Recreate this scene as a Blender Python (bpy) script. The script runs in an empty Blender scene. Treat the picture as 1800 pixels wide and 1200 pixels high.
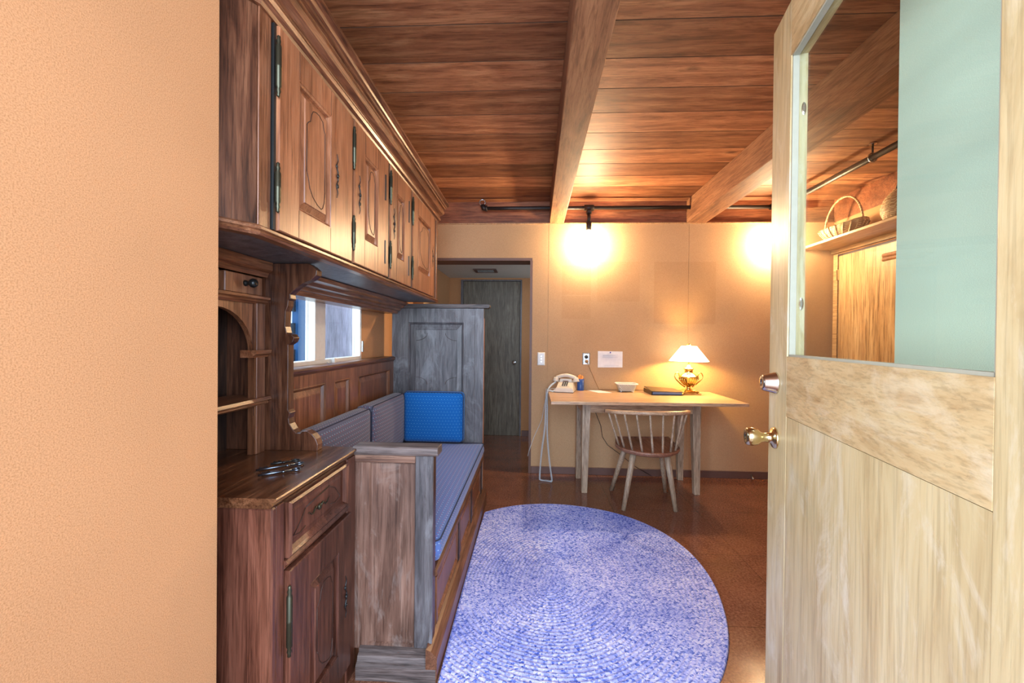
import bpy, math, random
from mathutils import Vector, Matrix
random.seed(7)
sc = bpy.context.scene
col = sc.collection
PI = math.pi
R = math.radians

# ------------------------------------------------------------------ camera
def make_camera():
    y, p, r = R(-2.75), R(.40), R(-.55)
    f = Vector((math.sin(y)*math.cos(p), math.cos(y)*math.cos(p), -math.sin(p)))
    rt = Vector((math.cos(y), -math.sin(y), 0))
    dn = f.cross(rt)
    r2 = math.cos(r)*rt + math.sin(r)*dn
    d2 = -math.sin(r)*rt + math.cos(r)*dn
    m = Matrix((r2, -d2, -f)).transposed().to_4x4()
    m.translation = Vector((0, 0, 1.25))
    cd = bpy.data.cameras.new('camera'); cam = bpy.data.objects.new('camera', cd)
    col.objects.link(cam); cam.matrix_world = m
    cd.sensor_width = 36; cd.lens = 720/1800*36; cd.clip_start = .02; cd.clip_end = 100
    sc.camera = cam
make_camera()

# ------------------------------------------------------------------ light
sc.view_settings.view_transform = 'Standard'
sc.view_settings.look = 'None'
sc.view_settings.exposure = 1.0
sc.view_settings.gamma = 1.0
sc.view_settings.use_curve_mapping = False

w = bpy.data.worlds.new('World'); sc.world = w; w.use_nodes = True
bg = w.node_tree.nodes['Background']
bg.inputs['Color'].default_value = (.50, .68, 1.0, 1); bg.inputs['Strength'].default_value = 1.5

def light(name, kind, loc, energy, color, rot=None, size=None, radius=None, target=None):
    ld = bpy.data.lights.new(name, kind); ld.energy = energy; ld.color = color
    if size: ld.shape = 'RECTANGLE'; ld.size, ld.size_y = size
    if radius is not None: ld.shadow_soft_size = radius
    o = bpy.data.objects.new(name, ld); col.objects.link(o); o.location = loc
    if target: o.rotation_euler = (Vector(target)-Vector(loc)).to_track_quat('-Z', 'Y').to_euler()
    return o
# daylight entering through the open entrance behind the camera
light('daylight_entrance', 'AREA', (.45, -1.4, 1.75), 112, (.76, .86, 1.0), size=(2.6, 2.3), target=(-.2, 2.6, 1.1))
light('door_fill', 'AREA', (-2.0, -1.2, 1.6), 68, (.84, .92, 1.0), size=(1.8, 2.2), target=(.7, 1.1, 1.1))  # fill light added outside to brighten the face of the open door
# daylight entering by the window over the bench
light('daylight_window', 'AREA', (-1.75, 2.0, 1.75), 22, (.55, .72, 1.0), size=(1.3, .9), target=(-.6, 2.0, .9))
# unseen fill light inside the back hallway, aimed across it
light('hall_fill', 'AREA', (.9, 4.6, 1.5), 4, (.72, .86, 1.0), size=(.8, 1.0), target=(-.6, 4.7, 1.0))

# ------------------------------------------------------------------ materials
def mat(name):
    m = bpy.data.materials.new(name); m.use_nodes = True
    return m, m.node_tree.nodes, m.node_tree.links, m.node_tree.nodes['Principled BSDF']
def c4(c): return (c[0], c[1], c[2], 1)
def ramp(N, stops):
    n = N.new('ShaderNodeValToRGB'); e = n.color_ramp.elements
    while len(e) < len(stops): e.new(.5)
    for k, (p, c) in enumerate(stops): e[k].position = p; e[k].color = c4(c)
    return n
def mapping(N, L, scale=(1, 1, 1), rot=(0, 0, 0), loc=(0, 0, 0), src='Object'):
    t = N.new('ShaderNodeTexCoord'); mp = N.new('ShaderNodeMapping')
    L.new(t.outputs[src], mp.inputs['Vector'])
    mp.inputs['Scale'].default_value = scale; mp.inputs['Rotation'].default_value = rot; mp.inputs['Location'].default_value = loc
    return mp
def noise(N, L, vec, scale, detail=4, rough=.55, dist=0):
    n = N.new('ShaderNodeTexNoise'); L.new(vec, n.inputs['Vector'])
    n.inputs['Scale'].default_value = scale; n.inputs['Detail'].default_value = detail
    n.inputs['Roughness'].default_value = rough; n.inputs['Distortion'].default_value = dist
    return n
def mixc(N, L, a, b, fac, mode='MIX'):
    n = N.new('ShaderNodeMix'); n.data_type = 'RGBA'; n.blend_type = mode
    for s, v in ((n.inputs[6], a), (n.inputs[7], b), (n.inputs[0], fac)):
        if hasattr(v, 'links'): L.new(v, s)
        elif isinstance(v, (int, float)): s.default_value = v
        else: s.default_value = c4(v)
    return n.outputs[2]
def math_n(N, L, op, a, b=None, c=None):
    n = N.new('ShaderNodeMath'); n.operation = op
    for k, v in enumerate((a, b, c)):
        if v is None: continue
        if hasattr(v, 'links'): L.new(v, n.inputs[k])
        else: n.inputs[k].default_value = v
    return n.outputs[0]
def bump(N, L, b, h, strength=.2, dist=.002):
    n = N.new('ShaderNodeBump'); n.inputs['Strength'].default_value = strength; n.inputs['Distance'].default_value = dist
    L.new(h, n.inputs['Height']); L.new(n.outputs[0], b.inputs['Normal'])
def plain(name, c, rough=.5, metal=0, spec=.5, emit=None, es=0):
    m, N, L, b = mat(name)
    b.inputs['Base Color'].default_value = c4(c); b.inputs['Roughness'].default_value = rough; b.inputs['Metallic'].default_value = metal
    b.inputs['Specular IOR Level'].default_value = spec
    mp = mapping(N, L); n = noise(N, L, mp.outputs[0], 35, 3)
    L.new(mixc(N, L, tuple(x*.88 for x in c), tuple(min(1, x*1.08) for x in c), n.outputs[0]), b.inputs['Base Color'])
    if emit: b.inputs['Emission Color'].default_value = c4(emit); b.inputs['Emission Strength'].default_value = es
    return m
STR = {'X': (1, 11, 11), 'Y': (11, 1, 11), 'Z': (11, 11, 1)}
def wood(name, dark, mid, light_, axis='Z', sc_=3, rough=.38, bmp=.25, blotch=.45, wear=None, fine=1.0):
    m, N, L, b = mat(name)
    mp = mapping(N, L, STR[axis])
    g = noise(N, L, mp.outputs[0], sc_, 7, .62, 1.4)
    r = ramp(N, [(.30, dark), (.5, mid), (.72, light_)]); L.new(g.outputs[0], r.inputs[0])
    mf = mapping(N, L, tuple(v*(4 if v > 1 else 1.5) for v in STR[axis]))
    f = noise(N, L, mf.outputs[0], sc_*2.4, 3, .6)
    fr = ramp(N, [(.36, (.36, .31, .28)), (.52, (1, 1, 1))]); L.new(f.outputs[0], fr.inputs[0])
    c1 = mixc(N, L, r.outputs[0], fr.outputs[0], .75*fine, 'MULTIPLY')
    mc = mapping(N, L, tuple(v*.5 if v > 1 else .35 for v in STR[axis]), loc=(3.1, 1.7, .4))
    ck = noise(N, L, mc.outputs[0], 5.0, 8, .75, 2.5)
    cr = ramp(N, [(.36, (.30, .25, .22)), (.44, (1, 1, 1))]); L.new(ck.outputs[0], cr.inputs[0])
    c1 = mixc(N, L, c1, cr.outputs[0], .55*fine, 'MULTIPLY')
    mb = mapping(N, L, tuple(1.8 if v > 1 else .7 for v in STR[axis]))
    bl = noise(N, L, mb.outputs[0], 2.2, 4, .6, .6)
    br = ramp(N, [(.33, (1-blotch,)*3), (.62, (1.0, 1.0, 1.0))]); L.new(bl.outputs[0], br.inputs[0])
    c2 = mixc(N, L, c1, br.outputs[0], 1.0, 'MULTIPLY')
    if wear:
        wn = noise(N, L, mb.outputs[0], 4.5, 6, .7, 1.0)
        wr = ramp(N, [(.52, (0, 0, 0)), (.75, (1, 1, 1))]); L.new(wn.outputs[0], wr.inputs[0])
        c2 = mixc(N, L, c2, wear, wr.outputs[0])
    L.new(c2, b.inputs['Base Color']); b.inputs['Roughness'].default_value = rough
    b.inputs['Specular IOR Level'].default_value = .45
    bump(N, L, b, f.outputs[0], bmp, .0015)
    return m
def pinboard(name, c, fleck, ghosts=None, streak=1.0):
    m, N, L, b = mat(name)
    mp = mapping(N, L, (1, 1, streak))
    n1 = noise(N, L, mp.outputs[0], 420, 2, .7)
    r = ramp(N, [(.34, fleck), (.50, c), (.70, tuple(min(1, x*1.18) for x in c))]); L.new(n1.outputs[0], r.inputs[0])
    n2 = noise(N, L, mp.outputs[0], 1.4, 3, .5)
    r2 = ramp(N, [(.3, (.88, .88, .88)), (.7, (1.05, 1.05, 1.05))]); L.new(n2.outputs[0], r2.inputs[0])
    c1 = mixc(N, L, r.outputs[0], r2.outputs[0], 1.0, 'MULTIPLY')
    if ghosts:                                     # paler and darker rectangles where pictures used to hang
        t = N.new('ShaderNodeTexCoord'); s = N.new('ShaderNodeSeparateXYZ'); L.new(t.outputs['Object'], s.inputs[0])
        for x0, x1, z0, z1, k in ghosts:
            ax = math_n(N, L, 'LESS_THAN', math_n(N, L, 'ABSOLUTE', math_n(N, L, 'SUBTRACT', s.outputs[0], (x0+x1)/2)), (x1-x0)/2)
            az = math_n(N, L, 'LESS_THAN', math_n(N, L, 'ABSOLUTE', math_n(N, L, 'SUBTRACT', s.outputs[2], (z0+z1)/2)), (z1-z0)/2)
            c1 = mixc(N, L, c1, (k, k*.97, k*.94), math_n(N, L, 'MULTIPLY', ax, az), 'MULTIPLY')
    L.new(c1, b.inputs['Base Color']); b.inputs['Roughness'].default_value = .9; b.inputs['Specular IOR Level'].default_value = .1
    bump(N, L, b, n1.outputs[0], .15, .0006)
    return m
def planks(name, axis_len, axis_across, pitch, off, dark, mid, light_, rough=.55):
    """boards running along axis_len; every board gets its own tone"""
    m, N, L, b = mat(name)
    t = N.new('ShaderNodeTexCoord'); s = N.new('ShaderNodeSeparateXYZ'); L.new(t.outputs['Object'], s.inputs[0])
    a = s.outputs[{'X': 0, 'Y': 1, 'Z': 2}[axis_across]]
    idx = math_n(N, L, 'FLOOR', math_n(N, L, 'DIVIDE', math_n(N, L, 'SUBTRACT', a, off), pitch))
    wn = N.new('ShaderNodeTexWhiteNoise'); wn.noise_dimensions = '1D'; L.new(idx, wn.inputs['W'])
    add = N.new('ShaderNodeVectorMath'); add.operation = 'MULTIPLY_ADD'
    L.new(wn.outputs['Color'], add.inputs[0]); add.inputs[1].default_value = (7, 7, 7); L.new(t.outputs['Object'], add.inputs[2])
    mp = N.new('ShaderNodeMapping'); L.new(add.outputs[0], mp.inputs[0]); st = {'X': (1, 6, 6), 'Y': (6, 1, 6), 'Z': (6, 6, 1)}[axis_len]
    mp.inputs['Scale'].default_value = st
    g = noise(N, L, mp.outputs[0], 1.5, 6, .6, 2.2)
    wv = N.new('ShaderNodeTexWave'); wv.wave_type = 'BANDS'; wv.bands_direction = axis_across
    L.new(mp.outputs[0], wv.inputs[0]); wv.inputs['Scale'].default_value = .55; wv.inputs['Distortion'].default_value = 9
    wv.inputs['Detail'].default_value = 3; wv.inputs['Detail Scale'].default_value = 1.1; wv.inputs['Detail Roughness'].default_value = .6
    g2 = math_n(N, L, 'MULTIPLY_ADD', wv.outputs['Fac'], .16, math_n(N, L, 'MULTIPLY', g.outputs[0], .86))
    r = ramp(N, [(.25, dark), (.50, mid), (.78, light_)]); L.new(g2, r.inputs[0])
    mf = N.new('ShaderNodeMapping'); L.new(add.outputs[0], mf.inputs[0]); mf.inputs['Scale'].default_value = tuple(v*6 if v > 1 else 2.5 for v in st)
    f = noise(N, L, mf.outputs[0], 3, 5, .7, .8)
    fr = ramp(N, [(.38, (.50, .43, .38)), (.56, (1, 1, 1))]); L.new(f.outputs[0], fr.inputs[0])
    c1 = mixc(N, L, r.outputs[0], fr.outputs[0], .85, 'MULTIPLY')
    tone = ramp(N, [(0, (.48, .42, .38)), (1, (1.05, 1.03, 1.0))]); L.new(wn.outputs['Value'], tone.inputs[0])
    c2 = mixc(N, L, c1, tone.outputs[0], 1.0, 'MULTIPLY')
    # knots
    mk = N.new('ShaderNodeMapping'); L.new(add.outputs[0], mk.inputs[0]); mk.inputs['Scale'].default_value = tuple(1.7 if v > 1 else .75 for v in st)
    v = N.new('ShaderNodeTexVoronoi'); L.new(mk.outputs[0], v.inputs['Vector']); v.inputs['Scale'].default_value = 2.6
    kr = ramp(N, [(.05, (.16, .10, .07)), (.11, (1, 1, 1))]); L.new(v.outputs['Distance'], kr.inputs[0])
    c3 = mixc(N, L, c2, kr.outputs[0], .8, 'MULTIPLY')
    fq = math_n(N, L, 'FLOORED_MODULO', math_n(N, L, 'DIVIDE', math_n(N, L, 'SUBTRACT', a, off), pitch), 1.0)
    ed = math_n(N, L, 'GREATER_THAN', math_n(N, L, 'ABSOLUTE', math_n(N, L, 'SUBTRACT', fq, .5)), .488)
    c3 = mixc(N, L, c3, (.10, .06, .04), math_n(N, L, 'MULTIPLY', ed, .85))
    L.new(c3, b.inputs['Base Color']); b.inputs['Roughness'].default_value = rough; b.inputs['Specular IOR Level'].default_value = .4
    bump(N, L, b, f.outputs[0], .3, .002)
    return m

M = {}
M['pin'] = pinboard('tan_pinboard', (.50, .262, .125), (.40, .20, .085))
M['pin_back'] = pinboard('tan_pinboard_back', (.52, .335, .185), (.43, .26, .135),
    ghosts=[(.274, .54, 1.66, 1.93, .95), (.274, .54, 1.44, 1.65, .96), (.60, .985, 1.60, 1.965, .965), (1.114, 1.668, 1.40, 1.965, .94)])
M['pin_green'] = pinboard('grey_green_pinboard', (.58, .66, .54), (.48, .56, .47), streak=4)
M['ceiling'] = planks('ceiling_planks', 'X', 'Y', .224, 1.66-.224*12, (.20, .070, .032), (.45, .19, .088), (.68, .36, .18))
M['beam'] = planks('beam_wood', 'Y', 'X', 5, -2, (.18, .075, .035), (.36, .165, .080), (.52, .27, .135), .6)
M['fascia'] = wood('redwood_fascia', (.22, .06, .025), (.34, .11, .045), (.44, .18, .08), 'X', 2, .5)
M['walnut'] = wood('old_walnut', (.030, .010, .005), (.105, .038, .018), (.19, .080, .040), 'Z', 2.6, .32, .15, .5)
M['walnut_low'] = wood('dark_red_walnut', (.045, .014, .008), (.125, .042, .024), (.20, .075, .045), 'Z', 2.0, .33, .15, .4)
M['walnut_frame_y'] = wood('mid_walnut_long', (.08, .030, .014), (.17, .070, .036), (.27, .125, .07), 'Y', 2.0, .36, .12, .4)
M['walnut_frame'] = wood('mid_walnut', (.10, .034, .015), (.21, .080, .036), (.32, .14, .070), 'Z', 2.0, .33, .12, .4)
M['walnut_y'] = wood('old_walnut_long', (.10, .035, .016), (.25, .095, .042), (.40, .185, .092), 'Y', 2.6, .30, .12, .4)
M['walnut_door'] = wood('walnut_door', (.20, .072, .032), (.36, .145, .066), (.48, .225, .115), 'Z', 1.8, .34, .12, .35, fine=.7)
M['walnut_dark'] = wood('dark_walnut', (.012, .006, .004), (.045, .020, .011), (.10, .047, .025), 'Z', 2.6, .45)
M['walnut_top'] = wood('walnut_counter', (.035, .012, .006), (.11, .042, .018), (.23, .10, .045), 'Y', 2.0, .24, .15, .6)
M['walnut_panel'] = wood('worn_walnut_panel', (.075, .036, .024), (.16, .082, .056), (.28, .165, .12), 'Z', 1.8, .40, .3, .5, wear=(.27, .215, .185), fine=.8)
M['walnut_x'] = wood('old_walnut_cross', (.06, .028, .02), (.17, .085, .055), (.32, .19, .13), 'X', 2.4, .4, .25, .4)
M['greyed'] = wood('greyed_walnut', (.048, .046, .050), (.115, .105, .110), (.185, .175, .180), 'Z', 2.2, .40, .2, .3, wear=(.21, .21, .22), fine=.7)  # greyed wood; its cooler tint stands in for reflected blue daylight
M['greyed_x'] = wood('greyed_walnut_cross', (.04, .032, .03), (.115, .088, .08), (.20, .155, .14), 'X', 3, .45, .35, .35)
M['oak'] = wood('bleached_oak', (.36, .25, .16), (.50, .37, .25), (.62, .48, .34), 'Z', 3, .4, .15, .15)
M['oak_x'] = wood('bleached_oak_top', (.50, .30, .17), (.62, .40, .24), (.70, .49, .31), 'X', 2.5, .3, .1, .12)
M['seat_wood'] = wood('reddish_seat_wood', (.20, .085, .05), (.34, .16, .10), (.45, .24, .16), 'Y', 2.5, .35, .15, .3)
M['door_v'] = wood('pale_pine_upright', (.50, .35, .16), (.67, .53, .28), (.74, .62, .37), 'Z', 1.3, .38, .12, .12, wear=(.76, .68, .50), fine=.35)
M['door_x'] = wood('pale_pine_cross', (.50, .32, .14), (.66, .48, .24), (.74, .60, .34), 'Y', 1.6, .36, .12, .12, wear=(.76, .65, .44), fine=.4)
M['hall_door'] = wood('greenish_grey_veneer', (.075, .058, .035), (.15, .125, .082), (.235, .21, .15), 'Z', 2.5, .5, .15, .25)
M['closet_door'] = wood('closet_ash', (.38, .19, .075), (.54, .31, .145), (.66, .42, .22), 'Z', 1.2, .45, .1, .1)
M['shelf'] = wood('shelf_wood', (.40, .21, .09), (.52, .30, .14), (.60, .37, .19), 'Y', 2, .4, .1, .1)
M['putty'] = plain('pale_putty', (.42, .42, .33), .6)
M['brown_trim'] = plain('brown_trim', (.13, .065, .045), .5)
M['basecol'] = plain('baseboard_paint', (.14, .075, .060), .45)
M['white_paint'] = plain('white_window_paint', (.62, .58, .52), .45)
M['white_ceiling'] = plain('white_ceiling_paint', (.62, .62, .56), .7)
M['plastic_cream'] = plain('cream_plastic', (.66, .60, .50), .3)
M['plastic_white'] = plain('white_plastic', (.75, .76, .74), .3)
M['white_plate'] = plain('white_switch_plate', (.72, .74, .72), .35)
M['cordw'] = plain('white_cord', (.66, .74, .78), .4)
M['blackpl'] = plain('black_plastic', (.02, .02, .022), .4)
M['bluecup'] = plain('blue_cup', (.015, .07, .28), .35)
M['paper'] = plain('white_paper', (.78, .77, .78), .8)
M['ink'] = plain('grey_ink', (.48, .47, .52), .8)
M['bluepin'] = plain('blue_pin', (.04, .05, .4), .4)
M['iron'] = plain('dark_iron', (.045, .05, .05), .35, .8)
M['bronze'] = plain('aged_brass_hinge', (.07, .07, .045), .38, .8)
M['carve'] = plain('carved_line', (.035, .014, .008), .6)
M['steel'] = plain('steel', (.58, .60, .60), .25, .9)
M['keysteel'] = plain('worn_key_steel', (.16, .20, .25), .3, 1)
M['pipe'] = plain('black_iron_pipe', (.028, .022, .022), .45, .4)
M['brass'] = plain('polished_brass', (.80, .56, .20), .16, 1)
M['knobbrass'] = plain('satin_brass', (.72, .60, .34), .2, 1)
M['nickel'] = plain('satin_nickel', (.75, .68, .58), .22, 1)
M['cordbrown'] = plain('brown_cord', (.28, .15, .06), .5)
M['pencil'] = plain('orange_pencil', (.75, .28, .06), .5)
M['cone'] = plain('pine_cone', (.10, .045, .02), .8)
M['shade'] = plain('lit_lampshade', (.95, .90, .78), .7, emit=(1, .88, .62), es=2.6)
M['bulb'] = plain('lit_bulb', (1, .9, .7), .5, emit=(1, .80, .50), es=30)
M['black_leather'] = plain('black_leatherette', (.028, .022, .018), .35)
M['page_blue'] = plain('blue_grey_pages', (.16, .21, .34), .5)
M['siding'] = wood('purplish_siding', (.40, .30, .33), (.50, .40, .44), (.58, .48, .54), 'Z', 1.5, .6)
M['fence'] = wood('fence_boards', (.01, .02, .035), (.02, .035, .055), (.03, .05, .07), 'Y', 2, .6)
M['bluepanel'] = plain('deep_blue_panel', (.01, .08, .22), .4)

def wicker(name, c, c2, s):
    m, N, L, b = mat(name)
    mp = mapping(N, L)
    w1 = N.new('ShaderNodeTexWave'); w1.bands_direction = 'Z'; L.new(mp.outputs[0], w1.inputs[0]); w1.inputs['Scale'].default_value = s; w1.inputs['Distortion'].default_value = .6
    w2 = N.new('ShaderNodeTexWave'); w2.bands_direction = 'DIAGONAL'; L.new(mp.outputs[0], w2.inputs[0]); w2.inputs['Scale'].default_value = s*.8
    k = math_n(N, L, 'MULTIPLY', w1.outputs['Fac'], w2.outputs['Fac'])
    r = ramp(N, [(.05, c2), (.5, c)]); L.new(k, r.inputs[0]); L.new(r.outputs[0], b.inputs['Base Color'])
    b.inputs['Roughness'].default_value = .6; bump(N, L, b, k, .8, .004)
    return m
M['wicker'] = wicker('straw_wicker', (.72, .52, .30), (.36, .20, .09), 26)
M['whitewicker'] = wicker('white_wicker', (.78, .77, .70), (.38, .40, .34), 60)

def fabric(name, base, base2, dots):
    m, N, L, b = mat(name)
    t = N.new('ShaderNodeTexCoord')
    n = noise(N, L, t.outputs['UV'], 900, 2, .6)
    c0 = mixc(N, L, base, base2, n.outputs[0])
    s = N.new('ShaderNodeSeparateXYZ'); L.new(t.outputs['UV'], s.inputs[0])
    def dotgrid(p, ox, oy, r_):
        row = math_n(N, L, 'FLOOR', math_n(N, L, 'DIVIDE', math_n(N, L, 'ADD', s.outputs[1], oy), p))
        sh = math_n(N, L, 'MULTIPLY', math_n(N, L, 'MODULO', math_n(N, L, 'ABSOLUTE', row), 2.0), p*.5)
        u = math_n(N, L, 'SUBTRACT', math_n(N, L, 'FLOORED_MODULO', math_n(N, L, 'ADD', math_n(N, L, 'ADD', s.outputs[0], ox), sh), p), p/2)
        v = math_n(N, L, 'SUBTRACT', math_n(N, L, 'FLOORED_MODULO', math_n(N, L, 'ADD', s.outputs[1], oy), p), p/2)
        d = math_n(N, L, 'SQRT', math_n(N, L, 'ADD', math_n(N, L, 'MULTIPLY', u, u), math_n(N, L, 'MULTIPLY', v, v)))
        return math_n(N, L, 'LESS_THAN', d, r_)
    c1 = mixc(N, L, c0, dots[0], dotgrid(.022, 0, 0, .0024))
    c2 = mixc(N, L, c1, dots[1], dotgrid(.022, .011, .005, .0022))
    L.new(c2, b.inputs['Base Color']); b.inputs['Roughness'].default_value = .95; b.inputs['Specular IOR Level'].default_value = .1
    b.inputs['Sheen Weight'].default_value = .15
    bump(N, L, b, n.outputs[0], .3, .001)
    return m
M['fab_back'] = fabric('slate_dotted_fabric', (.070, .072, .115), (.105, .105, .150), ((.30, .40, .48), (.38, .07, .06)))
M['fab_seat'] = fabric('blue_dotted_fabric', (.065, .115, .30), (.095, .15, .36), ((.30, .40, .55), (.36, .09, .14)))
M['fab_blue'] = fabric('bright_blue_dotted_fabric', (.006, .085, .30), (.012, .12, .38), ((.10, .32, .52), (.02, .17, .40)))
M['piping'] = plain('dark_piping', (.02, .025, .05), .9)

def floor_mat():
    m, N, L, b = mat('dark_cork_floor')
    mp = mapping(N, L)
    n1 = noise(N, L, mp.outputs[0], 90, 4, .75)
    r = ramp(N, [(.34, (.11, .038, .022)), (.5, (.20, .080, .046)), (.68, (.31, .155, .098))]); L.new(n1.outputs[0], r.inputs[0])
    n2 = noise(N, L, mp.outputs[0], 3, 5, .65)
    r2 = ramp(N, [(.3, (.72, .70, .68)), (.7, (1.08, 1.05, 1.0))]); L.new(n2.outputs[0], r2.inputs[0])
    c = mixc(N, L, r.outputs[0], r2.outputs[0], 1, 'MULTIPLY')
    br = N.new('ShaderNodeTexBrick'); L.new(mp.outputs[0], br.inputs[0]); br.offset = 0; br.inputs['Scale'].default_value = 1
    br.inputs['Brick Width'].default_value = .61; br.inputs['Row Height'].default_value = .61; br.inputs['Mortar Size'].default_value = .002
    br.inputs['Color1'].default_value = br.inputs['Color2'].default_value = (1, 1, 1, 1); br.inputs['Mortar'].default_value = (.4, .35, .3, 1)
    c = mixc(N, L, c, br.outputs['Color'], .8, 'MULTIPLY')
    L.new(c, b.inputs['Base Color'])
    rr = ramp(N, [(.3, (.10,)*3), (.7, (.22,)*3)]); L.new(n2.outputs[0], rr.inputs[0]); L.new(rr.outputs[0], b.inputs['Roughness'])
    b.inputs['Specular IOR Level'].default_value = .5
    bump(N, L, b, n1.outputs[0], .05, .001)
    return m
M['floor'] = floor_mat()
def rug_mat():
    m, N, L, b = mat('braided_blue_lavender')
    t = N.new('ShaderNodeTexCoord')
    mp = N.new('ShaderNodeMapping'); L.new(t.outputs['Object'], mp.inputs[0]); mp.inputs['Scale'].default_value = (120, 165, 60)
    v = N.new('ShaderNodeTexVoronoi'); L.new(mp.outputs[0], v.inputs['Vector']); v.inputs['Scale'].default_value = 1.0
    s = N.new('ShaderNodeSeparateColor'); L.new(v.outputs['Color'], s.inputs[0])
    r = ramp(N, [(.0, (.06, .11, .50)), (.14, (.17, .24, .66)), (.36, (.34, .39, .82)), (.68, (.50, .54, .90)), (1, (.72, .75, .95))])
    L.new(s.outputs[0], r.inputs[0])
    n2 = noise(N, L, mapping(N, L).outputs[0], 2.6, 4, .6)
    r2 = ramp(N, [(.35, (.62, .68, .86)), (.6, (1, 1, 1))]); L.new(n2.outputs[0], r2.inputs[0])
    c = mixc(N, L, r.outputs[0], r2.outputs[0], 1, 'MULTIPLY')
    L.new(c, b.inputs['Base Color']); b.inputs['Roughness'].default_value = .95; b.inputs['Specular IOR Level'].default_value = .1
    bump(N, L, b, v.outputs['Distance'], -.7, .006)
    return m
M['rug'] = rug_mat()
def glass_mat():
    m, N, L, b = mat('window_glass')
    N.remove(b); out = N['Material Output']
    tr = N.new('ShaderNodeBsdfTransparent'); tr.inputs[0].default_value = (.93, .97, .95, 1)
    gl = N.new('ShaderNodeBsdfGlossy'); gl.inputs['Roughness'].default_value = .01
    fr = N.new('ShaderNodeLayerWeight'); fr.inputs[0].default_value = .5
    fac = math_n(N, L, 'MULTIPLY_ADD', math_n(N, L, 'POWER', fr.outputs['Facing'], 5.0), .5, .03)
    mx = N.new('ShaderNodeMixShader'); L.new(fac, mx.inputs[0]); L.new(tr.outputs[0], mx.inputs[1]); L.new(gl.outputs[0], mx.inputs[2])
    L.new(mx.outputs[0], out.inputs[0])
    return m
M['glass'] = glass_mat()

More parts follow.
